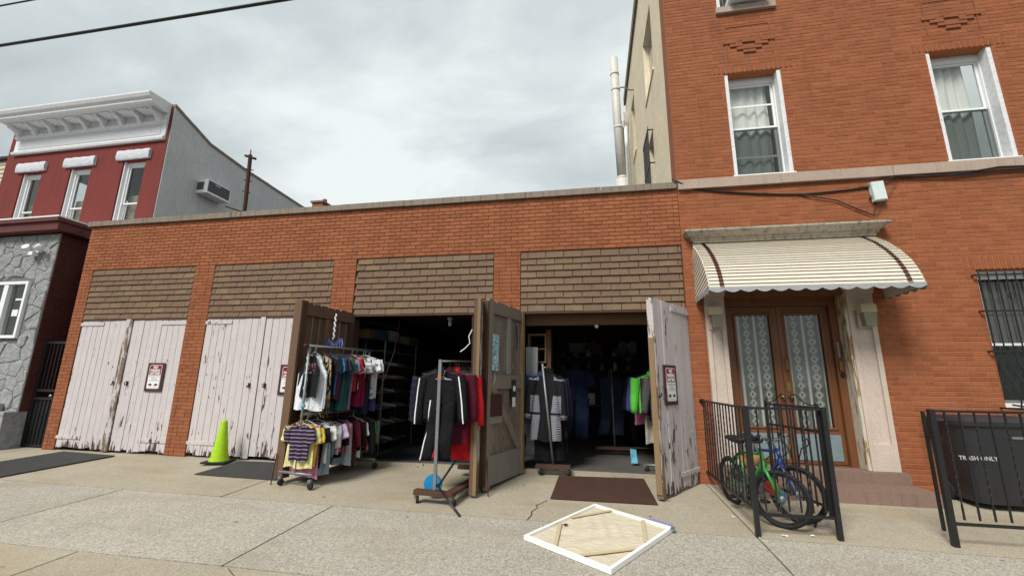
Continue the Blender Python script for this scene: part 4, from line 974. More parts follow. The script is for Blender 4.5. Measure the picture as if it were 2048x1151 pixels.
# rusty mast and chimney
ms = thing('roof_mast', 'rusty iron mast with crossarm standing on the garage roof', 'mast', (-8.29, 1.5, 4.2))
b = MB(); b.tube([(-8.29, 1.5, 4.2), (-8.30, 1.5, 5.6), (-8.37, 1.5, 6.9)], .045, 8); b.build('pole', M_RUST, ms)
b = MB(); b.tube([(-8.37, 1.5, 6.9), (-8.38, 1.5, 7.05)], .012, 6); b.build('tip', M_RUST, ms)
b = MB(); b.tube([(-8.52, 1.5, 6.90), (-8.20, 1.5, 6.78)], .032, 6); b.build('crossarm', M_RUST, ms)
for z in (5.9, 6.2, 6.5): b = MB(); b.tube([(-8.44, 1.5, z + .03), (-8.22, 1.5, z - .03)], .014, 6); b.build('step_rung', M_RUST, ms)
b = MB(); b.tube([(-8.86, 1.5, 5.55), (-8.32, 1.5, 5.36)], .02, 6); b.build('stay', M_RUST, ms)
ch = thing('chimney', 'small brick chimney top peeking over the garage parapet', 'chimney', (-8.0, 4.0, 4.2))
b = MB(); b.box(-8.2, -7.85, 3.8, 4.2, 4.2, 6.58); b.build('shaft', MB_SM, ch)
b = MB(); b.box(-8.24, -7.81, 3.76, 4.24, 6.582, 6.64); b.build('cap', M_COPING, ch)
b = MB(); b.lathe([(.07, 0), (.06, .12)], 8, (-7.93, 4.0, 6.642)); b.build('pot', MB_SM, ch)
# overhead wires
def wire(a, c, sag, r, label):
    a, c = Vector(a), Vector(c); b = MB(); b.tube([a.lerp(c, i / 40) - Vector((0, 0, sag * 4 * (i / 40) * (1 - i / 40))) for i in range(41)], r, 6)
    return solo(b, 'overhead_wire', M_BLACK, label, 'wire', a, 'overhead wires', smooth=True)
wire((-30, -3.0, 6.9), (22, -3.0, 6.75), .65, .022, 'thick black overhead wire, lower of the two across the top left sky')
wire((-30, -3.0, 7.5), (22, -3.0, 7.6), .60, .013, 'thinner black overhead wire nearest the top left corner')
wire((-30, -1.6, 6.6), (-10.3, .2, 4.45), .12, .008, 'thin black service wire crossing in front of the red house, upper one')
wire((-30, -1.6, 6.25), (-10.5, .2, 4.35), .12, .008, 'thin black service wire crossing in front of the red house, lower one')
# ------------------------------------------------------------ signs
M_SRED = plain('sign red', (.21, .012, .018), .45, var=.08); M_SWHT = plain('sign white', (.74, .74, .74), .45, var=.04, dirt=.15, scale=20); M_SGRY = plain('sign grey print', (.30, .30, .31), .5)
M_SBLK = plain('sign black print', (.03, .03, .03), .5); M_SBACK = plain('dark sign board', (.055, .028, .026), .8)
def rrect(x0, x1, z0, z1, r, n=4):
    P = []
    for cx, cz, a0 in ((x1 - r, z1 - r, 0), (x0 + r, z1 - r, 90), (x0 + r, z0 + r, 180), (x1 - r, z0 + r, 270)):
        for k in range(n + 1): a = R(a0 + 90 * k / n); P.append((cx + r * math.cos(a), cz + r * math.sin(a)))
    return P
def sign(T, label, W_=.30, H_=.46):
    t = thing('parking_sign', label, 'sign', T.to_translation(), 0, 'no parking signs on the garage doors')
    def B(nm, mat, poly, y0, y1):
        b = MB(); b.T = T; b.prism(poly, 'y', y0, y1); return b.build(nm, mat, t)
    w2, h2 = W_ / 2, H_ / 2
    B('backing_board', M_SBACK, [(-w2 - .045, -h2 - .04), (w2 + .045, -h2 - .04), (w2 + .045, h2 + .03), (-w2 - .045, h2 + .03)], -.012, 0)
    B('plate', M_SRED, rrect(-w2, w2, -h2, h2, .035), -.015, -.0125)
    B('border', M_SWHT, rrect(-w2 + .008, w2 - .008, -h2 + .008, h2 - .008, .03), -.0165, -.0152)
    B('lower_field_edge', M_SRED, rrect(-w2 + .016, w2 - .016, -h2 + .016, h2 - .016, .025), -.0178, -.0167)
    B('lower_field', M_SWHT, rrect(-w2 + .019, w2 - .019, -h2 + .019, .03, .006), -.0195, -.018)
    for s_, z in (('NO', .175), ('PARKING', .118), ('ANYTIME', .061)): text(s_, .072 if s_ == 'NO' else .062, T @ Tr(0, -.0188, z) @ STAND, M_SWHT, 'lettering', t, .92 if s_ == 'NO' else .86, bold=.0022)
    for s_, z in (('UNAUTHORIZED VEHICLES', .004), ('TOWED AWAY', -.027), ('AT OWNER EXPENSE', -.058)): text(s_, .022, T @ Tr(0, -.0203, z) @ STAND, M_SGRY, 'small_lettering', t, .9, bold=.0004)
    B('rule', M_SGRY, [(-w2 + .03, -.082), (w2 - .03, -.082), (w2 - .03, -.078), (-w2 + .03, -.078)], -.0206, -.0197)
    for cx, s_ in ((-.06, 1), (.06, -1)):     # towed car and tow truck silhouettes
        B('car_pictogram', M_SBLK, [(cx + s_ * x, z) for x, z in ((-.045, -.165), (-.047, -.145), (-.02, -.128), (.01, -.126), (.036, -.142), (.042, -.155), (.022, -.155), (.014, -.146), (.0, -.155), (-.02, -.163))][::s_], -.0206, -.0197)
        b = MB(); b.T = T @ Tr(cx + s_ * .008, -.0197, -.162) @ Matrix.Rotation(math.pi / 2, 4, 'X'); b.lathe([(.013, 0), (.013, .0012)], 10); b.build('wheel_pictogram', M_SBLK, t)
    B('rule', M_SGRY, [(-w2 + .05, -.190), (w2 - .05, -.190), (w2 - .05, -.186), (-w2 + .05, -.186)], -.0206, -.0197)
sign(Tr(-8.245, -.005, 1.40), 'red and white NO PARKING ANYTIME sign on the leftmost closed door')
sign(Tr(-5.36, -.005, 1.38) @ Matrix.Rotation(R(1), 4, 'Y'), 'red NO PARKING sign half hidden behind the open brown door')
sign(T4b @ Matrix.Diagonal((-1, 1, 1, 1)).to_4x4() @ Tr(-.80, -.040, 1.39), 'red and white NO PARKING ANYTIME sign on the half-open pink door')

# ------------------------------------------------------------ mats, cone, canvas
def quad_mat(c, th, mat, label, nm='floor_mat', ribs=0):
    b = MB(); n = len(c)
    for z in (.004, th): [b.P(x, y, gz(y) + z) for x, y in c]
    b.F(*range(n)[::-1]); b.F(*range(n, 2 * n))
    for i in range(n): j = (i + 1) % n; b.F(i, j, n + j, n + i)
    return solo(b, nm, mat, label, 'mat', (sum(p[0] for p in c) / n, sum(p[1] for p in c) / n, gz(sum(p[1] for p in c) / n)))
k = NT('ribbed black rubber', .8); wv = k.math('SINE', k.math('MULTIPLY', k.xyz(k.pos())[0], 260)); n_ = k.noise(k.pos(), 5, 5, .6); k.color(k.mix(n_, (.022, .022, .023), (.055, .054, .052))); k.bump(wv, .35, .004); M_MAT = k.m
k = NT('brown looped mat', .95); n_ = k.noise(k.pos(), 4, 5, .65); f_ = k.noise(k.pos(), 160, 2, .6); wv = k.math('SINE', k.math('MULTIPLY', k.xyz(k.pos())[0], 330)); k.color(k.mix(n_, (.045, .020, .013), (.080, .038, .026))); k.bump(k.math('ADD', wv, f_), .5, .004); M_MATB = k.m
quad_mat([(-8.54, -1.86), (-8.50, -.26), (-9.82, -.16), (-9.85, -1.93)], .022, M_MAT, 'long black rubber mat laid like a ramp at the leftmost closed door')
quad_mat([(-5.98, -1.05), (-4.55, -1.10), (-4.75, -.10), (-6.02, -.14)], .012, M_MAT, 'dark grey ribbed mat under the green cone and brown open door')
quad_mat([(-.57, -1.18), (.73, -1.16), (.70, .06), (-.55, -.03)], .013, M_MATB, 'brown ribbed doormat in front of the right open bay')
b = MB(); b.box(-3.9, -2.0, .5, 2.6, .032, .042); solo(b, 'floor_mat', plain('navy carpet', (.012, .013, .020), .95), 'dark navy carpet on the floor inside the left open bay', 'mat', (-2.9, 1.5, .03))
cn = thing('traffic_cone', 'lime green traffic cone on a black base by the closed doors', 'cone', (-6.28, -.31, gz(-.31)))
M_LIME = plain('fluorescent lime vinyl', (.31, .53, .008), .6, var=.25, scale=14, dirt=.55, bscale=30, bstr=.3)
b = MB(); b.T = WM[cn.name] @ Rz(.25); b.box(-.19, .19, -.19, .19, .012, .04, j=.004); b.build('base', M_RUBBER, cn)
b = MB(); b.T = WM[cn.name]; b.lathe([(.155, .04), (.15, .06), (.125, .12), (.05, .66), (.036, .70), (.030, .70), (.028, .66)], 24, caps=False); b.build('body', M_LIME, cn, smooth=True)

cv = thing('canvas_frame', 'white-edged stretched canvas lying face down on the sidewalk', 'canvas', (.03, -2.22, gz(-2.22)))
c4 = [Vector(p) for p in ((-.02, -1.39), (.76, -2.0), (.10, -3.06), (-.70, -2.50))]     # top, right, bottom, left
def gp(p, h): return (p.x, p.y, gz(p.y) + h)
def strip(a, c, wd, h0, h1, nm, mat, own=cv, a2=None):
    d = (c - a).normalized(); n = Vector((-d.y, d.x)) * wd
    b = MB(); lo = [b.P(*gp(p, h0)) for p in (a, c, c + n, a + n)]; hi = [b.P(*gp(p, h1)) for p in (a, c, c + n, a + n)]
    b.F(*lo[::-1]); b.F(*hi)
    for i in range(4): j = (i + 1) % 4; b.F(lo[i], lo[j], hi[j], hi[i])
    return b.build(nm, mat, own)
c2 = [Vector((p.x, p.y)) for p in c4]
M_CANV = plain('white primed canvas edge', (.76, .75, .73), .8, var=.05); M_LINEN = NT('unbleached canvas back', .9)
q_ = M_LINEN.noise(M_LINEN.pos((1.2, 2.2, 1)), 4.5, 4, .6, 1.2); M_LINEN.color(M_LINEN.mix(q_, (.50, .43, .31), (.62, .56, .43))); M_LINEN.bump(q_, .7, .03); M_PINE = m_wood('pine stretcher bar', (.58, .47, .30), axis='x', knots=.05, var=.15)
for i in range(4):
    a, c = c2[i], c2[(i + 1) % 4]; d = (c - a).normalized()
    # 45 mm wide wrapped bars, butted at the corners
    strip(c - d * (.034 if i % 2 else 0), a + d * (.034 if i % 2 else 0), .034, .005, .045, 'stretcher_bar', M_CANV)
inset = [c2[i] + ((c2[(i + 1) % 4] - c2[i]).normalized() + (c2[i - 1] - c2[i]).normalized()) * .036 for i in range(4)]
b = MB(); rs = random.Random(5)
b.grid(lambda u, v: gp(inset[0].lerp(inset[1], u).lerp(inset[3].lerp(inset[2], u), v), .022 + (.010 * math.sin(u * 11 + 5 * v * v) * math.sin(v * 7 + u * 3) + .007 * math.sin(u * 31 - v * 13 + 3 * math.sin(v * 9))) * math.sin(u * math.pi) * math.sin(v * math.pi)), 40, 40); b.build('canvas_back', M_LINEN.m, cv, smooth=True)
for (i, t1, t2) in ((0, .23, .42), (1, .42, .30), (2, .34, .40), (3, .42, .34)):
    p = inset[i]; a = p.lerp(inset[(i + 1) % 4], t1 * .95); c = p.lerp(inset[i - 1], t2); strip(a, c, .035, .034, .042, 'corner_brace', M_PINE)
b = MB(); pr_ = c2[1]; strip(pr_ + (c2[0] - pr_) * .30, pr_ + (c2[0] - pr_) * .02, .05, .0455, .048, 'purple_tape', plain('lilac tape', (.22, .21, .42), .6))
b = MB(); strip(pr_ + (c2[0] - pr_) * .02, pr_ + (c2[2] - pr_) * .06, .04, .0455, .047, 'green_paint_edge', plain('teal paint mark', (.05, .16, .17), .6))
b = MB(); hp = inset[3].lerp(inset[0], .42) + Vector((.06, -.06)); b.lathe([(.026, .0), (.02, .001)], 12, gp(hp, .0365)); b.build('hole', M_SBLK, cv)

# ------------------------------------------------------------ iron fences
def baluster_mesh(h, twist):
    b = MB(); n = 26 if twist else 1; r = .0068; rings = []
    for k in range(n + 1):
        a = (max(0, min(1, (k / n - .1) / .8)) * math.pi * 5) if twist else 0
        rings.append([b.P(r * 1.414 * math.cos(a + math.pi / 4 + i * math.pi / 2), r * 1.414 * math.sin(a + math.pi / 4 + i * math.pi / 2), h * k / n) for i in range(4)])
    for k in range(n):
        for i in range(4): j = (i + 1) % 4; b.F(rings[k][i], rings[k][j], rings[k + 1][j], rings[k + 1][i])
    b.F(*rings[0][::-1]); b.F(*rings[-1]); return b.mesh('baluster', M_BLACK)
BM = [baluster_mesh(.98, False), baluster_mesh(.98, True)]
def fence_run(own, a, c, ztop, n, off=.0, rails=(.20,), skip=()):
    a, c = Vector(a), Vector(c); d = (c - a)
    ang = math.atan2(d.y, d.x)
    def rail(z):
        b = MB(); b.T = Tr(a.x, a.y, 0) @ Rz(ang); b.box(.0, d.length, -.014, .014, z - .012, z + .012); b.build('rail', M_BLACK, own)
    rail(ztop - .012)
    for r_ in rails: rail(r_ + (gz(a.y) + gz(c.y)) / 2)
    for i in range(n):
        if i in skip: continue
        p = a + d * ((i + .7) / (n + .4)); piece('baluster', BM[(i + 1) % 2], own, Tr(p.x, p.y, ztop - .024 - .98 - (0 if rails else 0)) @ Rz(ang))
def post(own, x, y, ztop, s=.022):
    b = MB(); b.box(x - s, x + s, y - s, y + s, gz(y) - .01, ztop); b.build('post', M_BLACK, own)
ZF = 1.175
fe = thing('iron_fence', 'black twisted-bar iron fence penning in the two bicycles', 'fence', (1.9, -1.2, gz(-1.2)))
post(fe, 1.57, -1.95, ZF); post(fe, 2.32, -1.91, ZF)
fence_run(fe, (1.575, -.01), (1.572, -1.925), ZF - .01, 15); fence_run(fe, (1.595, -1.948), (2.295, -1.912), ZF - .01, 6)
b = MB(); b.T = Tr(1.575, -.02, ZF - .02); b.box(-.03, .03, -.02, .02, -.03, .02); b.build('wall_bracket', M_BLACK, fe)
ga = thing('iron_gate', 'open black iron gate leaf with curled top beside the bicycles', 'gate', (2.29, -1.86, gz(-1.86)))
GA, GB = Vector((2.29, -1.86)), Vector((2.10, -1.0)); fence_run(ga, GA, GB, ZF, 8, rails=(.26, .98)); gd = (GB - GA)
for p in (GA, GB): b = MB(); b.T = Tr(p.x, p.y, 0); b.box(-.015, .015, -.015, .015, .10, ZF + .03); b.build('stile', M_BLACK, ga)
def gpt(u, z): p = GA + gd * u; return (p.x, p.y, z)
for s_ in (0, 1):
    f_ = (lambda u: u) if s_ == 0 else (lambda u: 1 - u)
    pts = [gpt(f_(.04), ZF + .06), gpt(f_(.02), ZF + .04), gpt(f_(.06), ZF + .01), gpt(f_(.16), ZF + .02), gpt(f_(.27), ZF + .06), gpt(f_(.37), ZF + .12), gpt(f_(.44), ZF + .10), gpt(f_(.46), ZF + .055), gpt(f_(.41), ZF + .04), gpt(f_(.385), ZF + .065), gpt(f_(.41), ZF + .075)]
    b = MB(); b.tube(pts, .007, 6); b.build('scroll', M_BLACK, ga)
    pts = [gpt(f_(.30), .80), gpt(f_(.24), .84), gpt(f_(.22), .78), gpt(f_(.28), .74), gpt(f_(.36), .72), gpt(f_(.42), .62), gpt(f_(.48), .45)]
    b = MB(); b.tube(pts, .007, 6); b.build('lower_scroll', M_BLACK, ga)
b = MB(); b.tube([gpt(.1, .10), gpt(.25, .02), gpt(.30, -.05)], .012, 6); b.build('drop_rod', M_BLACK, ga)
fr = thing('iron_fence', 'black twisted-bar iron fence in front of the trash bin at right', 'fence', (4.2, -1.86, gz(-1.86)))
post(fr, 3.31, -1.86, ZF, .024); post(fr, 5.3, -1.86, ZF); fence_run(fr, (3.335, -1.86), (5.275, -1.86), ZF - .005, 15)
b = MB(); b.box(3.36, 3.385, -1.66, -1.635, gz(-1.65) + .07, ZF - .03); b.build('gate_stop', M_BLACK, fr)
b = MB(); b.box(3.36, 3.385, -1.838, -1.66, ZF - .30, ZF - .27); b.build('stop_arm', M_BLACK, fr)

# ------------------------------------------------------------ bicycles
def bike(label, front, ang, steer, c1, name='bicycle', r=.290, bars='flat', col2=None, lean=0.0):
    T0 = Tr(front[0], front[1], gz(front[1])) @ Rz(ang) @ Matrix.Rotation(lean, 4, 'X') @ Tr(-.93, 0, 0)
    t = thing(name, label, 'bicycle', (front[0], front[1], gz(front[1])), ang, 'bicycles')
    pv = Vector((.80, 0, .6)); S_ = T0 @ Tr(pv.x, 0, 0) @ Rz(steer) @ Tr(-pv.x, 0, 0)
    M1 = plain(label[:14] + ' frame paint', c1, .28, 0, .5, var=.15, scale=30); M2 = plain('worn chrome', (.42, .43, .44), .3, .9)
    def wheel(T, x):
        b = MB(); b.T = T @ Tr(x, 0, r) ; n = 28
        b.tube([(math.cos(2 * math.pi * i / n) * (r - .022), 0, math.sin(2 * math.pi * i / n) * (r - .022)) for i in range(n + 1)], .023, 8, caps=False); wl = b.build('wheel', M_RUBBER, t, smooth=True)
        b = MB(); b.T = T @ Tr(x, 0, r); b.tube([(math.cos(2 * math.pi * i / n) * (r - .05), 0, math.sin(2 * math.pi * i / n) * (r - .05)) for i in range(n + 1)], .011, 6, caps=False); b.build('rim', M_BLACK, wl, smooth=True)
        b = MB(); b.T = T @ Tr(x, 0, r)
        for i in range(20):
            a = 2 * math.pi * i / 20; b.tube([(.018 * math.cos(a + .6 * (-1) ** i), .03 * (-1) ** i, .018 * math.sin(a + .6 * (-1) ** i)), (math.cos(a) * (r - .06), 0, math.sin(a) * (r - .06))], .0014, 3, caps=False)
        b.build('spokes', M_STEEL, wl, kind='stuff')
        b = MB(); b.T = T @ Tr(x, 0, r) @ Matrix.Rotation(math.pi / 2, 4, 'X'); b.lathe([(.012, -.055), (.012, -.035), (.026, -.03), (.014, -.02), (.014, .02), (.026, .03), (.012, .035), (.012, .055)], 10); b.build('hub', M_STEEL, wl)
        return wl
    wheel(T0, 0.0); wheel(S_, .93)
    def tb(nm, pts, rad, mat, T=T0, own=t, n=8):
        b = MB(); b.T = T; b.tube(pts, rad, n); return b.build(nm, mat, own, smooth=True)
    bb = (.40, 0, .27); st = (.29, 0, .66); ht, hb = (.755, 0, .74), (.795, 0, .62)
    fr_ = tb('frame', [st, (.755, 0, .715)], .017, M1); tb('down_tube', [bb, (.79, 0, .635)], .021, M1, own=fr_); tb('seat_tube', [bb, st], .017, M1, own=fr_); tb('head_tube', [ht, hb], .023, M1, own=fr_)
    for s_ in (-1, 1):
        tb('chain_stay', [(bb[0], s_ * .02, bb[2]), (.12, s_ * .055, .285), (.0, s_ * .055, r)], .010, M1, own=fr_); tb('seat_stay', [(st[0], s_ * .018, st[2] - .04), (.0, s_ * .055, r)], .009, M1, own=fr_)
    fk = tb('fork', [(.787, 0, .64), (.80, 0, .60)], .024, M1, S_)
    for s_ in (-1, 1): tb('fork_leg', [(.80, s_ * .045, .605), (.87, s_ * .052, .45), (.93, s_ * .055, r)], [.018, .016, .012], M1, S_, fk)
    tb('fork_crown', [(.80, -.05, .605), (.80, .05, .605)], .019, M1, S_, fk)
    sp = tb('seat_post', [st, (.262, 0, .78)], .012, M2)
    b = MB(); b.T = T0; b.grid(lambda u, v: (.12 + .27 * u, (.075 * (1 - u) ** .7 + .022) * math.cos(v * 2 * math.pi), .80 + .028 * math.sin(v * 2 * math.pi) - .02 * math.sin(u * 3.1) + .015 * (1 - u)), 10, 12); b.build('saddle', M_RUBBER, t, smooth=True)
    stem = tb('stem', [(.755, 0, .74), (.735, 0, .80), (.79, 0, .84)], .014, M2, S_)
    h0 = (.79, .84)
    hbar = tb('handlebar', [(.70, -.29, .875), (.745, -.22, .87), (.785, -.07, .84), (.785, .07, .84), (.745, .22, .87), (.70, .29, .875)], .011, M_STEEL if bars == 'chrome' else M_BLACK, S_)
    for s_ in (-1, 1):
        tb('grip', [(.715, s_ * .255, .873), (.675, s_ * .335, .878)], .017, M_RUBBER, S_, hbar)
        tb('brake_lever', [(.75, s_ * .20, .86), (.80, s_ * .23, .845), (.785, s_ * .32, .835)], .006, M2, S_, hbar)
        tb('brake_cable', [(.76, s_ * .2, .86), (.88, s_ * .12, .88), (.90, s_ * .03, .74), (.82, s_ * .02, .66)], .004, M_BLACK, S_, hbar, 5)
    b = MB(); b.T = T0 @ Tr(bb[0], -.05, bb[2]) @ Matrix.Rotation(math.pi / 2, 4, 'X'); b.lathe([(.09, -.003), (.09, .003)], 24); ck = b.build('chainring', M_STEEL_D, t)
    for s_ in (-1, 1):
        tb('crank', [(bb[0], s_ * .065, bb[2]), (bb[0] + s_ * .10, s_ * .075, bb[2] - .10)], .010, M2, own=ck); b = MB(); b.T = T0; b.box(bb[0] + s_ * .10 - .04, bb[0] + s_ * .10 + .04, s_ * .085, s_ * .17, bb[2] - .115, bb[2] - .09); b.build('pedal', M_RUBBER, ck)
    b = MB(); b.T = T0; b.tube([(bb[0], -.052, bb[2] + .088), (.0, -.052, r + .035), (-.035, -.052, r), (.0, -.052, r - .035), (bb[0], -.052, bb[2] - .088)], .004, 5); b.build('chain', M_BLACK, ck)
    return t, T0, S_
tg, Tg, Sg = bike('green childrens mountain bike nearest the fence corner', (1.83, -1.73), math.atan2(-.98, .17), R(46), (.035, .23, .035), r=.285)
tbk, Tb, Sb = bike('blue mountain bike with chrome handlebar behind the green one', (2.085, -1.52), math.atan2(-.97, .20), R(34), (.012, .035, .16), r=.295, bars='chrome')
b = MB(); b.tube([(1.74 + .035 * math.cos(i * .7), -1.38 + .03 * math.sin(i * .7), .86 - i * .0075) for i in range(34)], .009, 6); solo(b, 'coil_lock', M_BLACK, 'black coiled cable lock hanging under the saddle of the green bicycle', 'lock', (1.74, -1.38, .7))
b = MB(); b.lathe([(.02, 0), (.075, .03), (.09, .08), (.07, .13), (.02, .15)], 12, (1.93, -1.42, .20)); solo(b, 'toy_bundle', plain('red plastic toy', (.42, .02, .02), .5), 'small red plastic toy wedged behind the green bicycle wheel', 'toy', (1.93, -1.42, .2), smooth=True)
b = MB(); b.lathe([(.03, 0), (.06, .04), (.055, .12), (.02, .16)], 8, (2.02, -1.36, .10)); solo(b, 'plastic_bag', plain('blue plastic bag', (.04, .20, .36), .5), 'small blue plastic bag on the ground between the bicycles', 'bag', (2.02, -1.36, .0), smooth=True)
b = MB(); b.grid(lambda u, v: (1.82 + .10 * math.cos(u * 6.283) * math.sin(v * 3.14) * (1 + .2 * math.sin(u * 13)), -1.10 + .08 * math.sin(u * 6.283) * math.sin(v * 3.14), .52 + .10 * math.cos(v * 3.14)), 14, 8); solo(b, 'plastic_bag', plain('orange plastic bag', (.55, .30, .08), .5), 'orange plastic bag hanging behind the blue bicycle frame', 'bag', (1.82, -1.1, .5), smooth=True)

# ------------------------------------------------------------ trash bin
tb_ = thing('trash_bin', 'large black wheeled trash bin lettered TRASH ONLY behind the fence', 'bin', (4.62, -.35, gz(-.35)))
BX, BY = 4.85, -.34
def bq(z, s0=.36, s1=.50):
    t_ = z / 1.0; hw = s0 + (s1 - s0) * t_; hd = .25 + .10 * t_; P = []
    for i in range(28):
        a = 2 * math.pi * i / 28; cx, sx = math.cos(a), math.sin(a); P.append((BX + hw * math.copysign(abs(cx) ** .42, cx), BY + hd * math.copysign(abs(sx) ** .42, sx), z + gz(BY)))
    return P
b = MB(); rings = [[b.P(*p) for p in bq(z)] for z in (.06, .09, .5, .92, .95)]
b.F(*rings[0][::-1])
for a, c in zip(rings[:-1], rings[1:]):
    for i in range(28): j = (i + 1) % 28; b.F(a[i], a[j], c[j], c[i])
b.F(*rings[-1]); b.build('body', M_PLAST_B, tb_)
b = MB(); lo = [b.P(*[p[0] + (p[0] - BX) * .05, p[1] + (p[1] - BY) * .06, p[2]]) for p in bq(.95)]; hi = [b.P(p[0] + (p[0] - BX) * .05, p[1] + (p[1] - BY) * .06, p[2]) for p in bq(1.0)]
tp = [b.P(BX + (p[0] - BX) * .93, BY + (p[1] - BY) * .90, p[2] + .05) for p in bq(1.0)]; b.F(*lo[::-1]); b.F(*tp)
for A, B_ in ((lo, hi), (hi, tp)):
    for i in range(28): j = (i + 1) % 28; b.F(A[i], A[j], B_[j], B_[i])
b.build('lid', M_PLAST_B, tb_)
for s_ in (-1, 1):
    b = MB(); b.T = Tr(BX + s_ * .37, BY + .24, gz(BY) + .12) @ Matrix.Rotation(math.pi / 2, 4, 'Y'); b.lathe([(.10, -.03), (.12, -.02), (.12, .02), (.10, .03)], 16); b.build('wheel', M_RUBBER, tb_)
b = MB(); b.tube([(BX - .58, BY + .1, .99), (BX - .60, BY - .1, .99), (BX - .52, BY - .12, .98)], .018, 8); b.build('handle', M_PLAST_B, tb_)
b = MB(); b.lathe([(.03, 0), (.028, .008)], 12); 
text('TRASH ONLY', .066, Tr(4.49, BY - .312, .565) @ Rz(R(0)) @ Matrix.Rotation(R(-2), 4, 'X') @ STAND, plain('faded grey print', (.42, .43, .44), .6, dirt=.4, scale=30), 'lettering', tb_, 1.0, bold=.001)
b = MB(); b.box(4.86, 4.97, BY - .335, BY - .315, .80, .825); b.build('latch', M_STEEL, tb_)
# ------------------------------------------------------------ clothes
def fabric(name, c, pat=None, c2=(.7, .7, .7), f=40, rough=.9):
    if name in MATS: return MATS[name]
    k = NT(name, rough, 0, .15); p = k.pos(obj=True); x, y, z = k.xyz(p); n = k.noise(p, 7, 4, .6)
    cc = k.mix(n, sc3(c, .84), sc3(c, 1.12))
    if pat == 'stripe':
        m = k.ramp(k.math('SINE', k.math('MULTIPLY', z, f * 6.283)), [(.45, 0), (.55, 1)]); cc = k.mix(m, cc, c2)
    elif pat == 'zebra':
        q = k.noise(k.pos((1, 1, .35), obj=True), 16, 3, .5, 1.6); cc = k.mix(k.ramp(q, [(.49, 0), (.51, 1)]), cc, c2)
    elif pat == 'spots':
        q = k.vor(p, f); cc = k.mix(k.ramp(q, [(.28, 1), (.36, 0)]), cc, c2)
    elif pat == 'plaid':
        m = k.math('MULTIPLY', k.math('SINE', k.math('MULTIPLY', x, f * 6.283)), k.math('SINE', k.math('MULTIPLY', z, f * 6.283))); cc = k.mix(k.ramp(m, [(.48, 0), (.60, 1)]), cc, c2)
    elif pat == 'motif':      # small printed palms on the chest
        q = k.noise(p, 34, 3, .6, 1.2); zone = k.math('MULTIPLY', k.math('LESS_THAN', k.math('ABSOLUTE', x), .11), k.math('LESS_THAN', k.math('ABSOLUTE', k.math('ADD', z, .30)), .075))
        m = k.math('MULTIPLY', zone, k.ramp(q, [(.54, 0), (.56, 1)])); hue = k.ramp(k.noise(p, 12, 1), [(.45, (.55, .05, .22)), (.55, (.25, .50, .22))]); cc = k.mix(m, cc, hue)
    elif pat == 'side':       # stripe down the outer seam
        cc = k.mix(k.math('MULTIPLY', k.math('LESS_THAN', k.math('ABSOLUTE', k.math('ADD', y, .008)), .010), k.math('GREATER_THAN', k.math('ABSOLUTE', x), .12)), cc, c2)
    elif pat == 'hound':      # black coat with checked side panels, shoulders and cuffs
        ax = k.math('ABSOLUTE', x); panel = k.math('MULTIPLY', k.math('GREATER_THAN', ax, k.ramp(z, [(0, .12)])), k.math('LESS_THAN', z, -.40))
        panel = k.math('MULTIPLY', k.math('GREATER_THAN', ax, k.math('ADD', .085, k.math('MULTIPLY', k.math('ABSOLUTE', k.math('ADD', z, .72)), .10))), k.math('LESS_THAN', z, -.42)); panel = k.math('MULTIPLY', panel, k.math('LESS_THAN', ax, .245))
        belt = k.math('LESS_THAN', k.math('ABSOLUTE', k.math('ADD', z, .70)), .018); panel = k.math('MULTIPLY', panel, k.math('SUBTRACT', 1.0, belt))
        sh = k.math('MULTIPLY', k.math('GREATER_THAN', z, -.185), k.math('GREATER_THAN', ax, .12)); cuff = k.math('MULTIPLY', k.math('GREATER_THAN', ax, .235), k.math('LESS_THAN', z, -.71))
        msk = k.math('MAXIMUM', panel, k.math('MAXIMUM', sh, cuff))
        ck = k.n('ShaderNodeTexChecker'); k.l(p, ck.inputs[0]); ck.inputs['Scale'].default_value = 58; cc = k.mix(k.math('MULTIPLY', msk, ck.outputs['Fac']), cc, c2)
    w_n = k.noise(k.pos((9, 9, 3.2), obj=True), 1.0, 4, .55, 1.6); w_2 = k.noise(k.pos((16, 16, 14), obj=True), 1.0, 3, .5, .8)
    k.color(cc); k.bump(k.math('ADD', k.math('ADD', w_n, k.math('MULTIPLY', w_2, .4)), k.math('MULTIPLY', k.noise(p, 210, 2), .03)), .85, .035); return k.m
FAB = 0
M_HANG = [plain('black plastic hanger', (.015, .015, .016), .4, 0, .5), plain('white plastic hanger', (.6, .6, .6), .4, 0, .5), plain('wooden hanger', (.35, .20, .09), .5), M_STEEL]
def loft(b, cs, n=12):
    """cs: list of (center, rx vec, ry vec)"""
    rings = [[b.P(c + a * math.cos(2 * math.pi * i / n) + d * math.sin(2 * math.pi * i / n)) for i in range(n)] for c, a, d in cs]
    for r0, r1 in zip(rings[:-1], rings[1:]):
        for i in range(n): j = (i + 1) % n; b.F(r0[i], r0[j], r1[j], r1[i])
    b.F(*rings[-1])
V3 = lambda *a: Vector(a)
GN = {'tee': 't_shirt', 'tank': 'tank_top', 'long': 'shirt', 'dress': 'dress', 'jacket': 'jacket', 'coat': 'coat', 'pants': 'trousers', 'skirt': 'skirt', 'overall': 'coverall', 'shorts': 'shorts'}
CATS = {'tee': 't-shirt', 'tank': 'tank top', 'long': 'shirt', 'dress': 'dress', 'jacket': 'jacket', 'coat': 'coat', 'pants': 'trousers', 'skirt': 'skirt', 'overall': 'coveralls', 'shorts': 'shorts'}
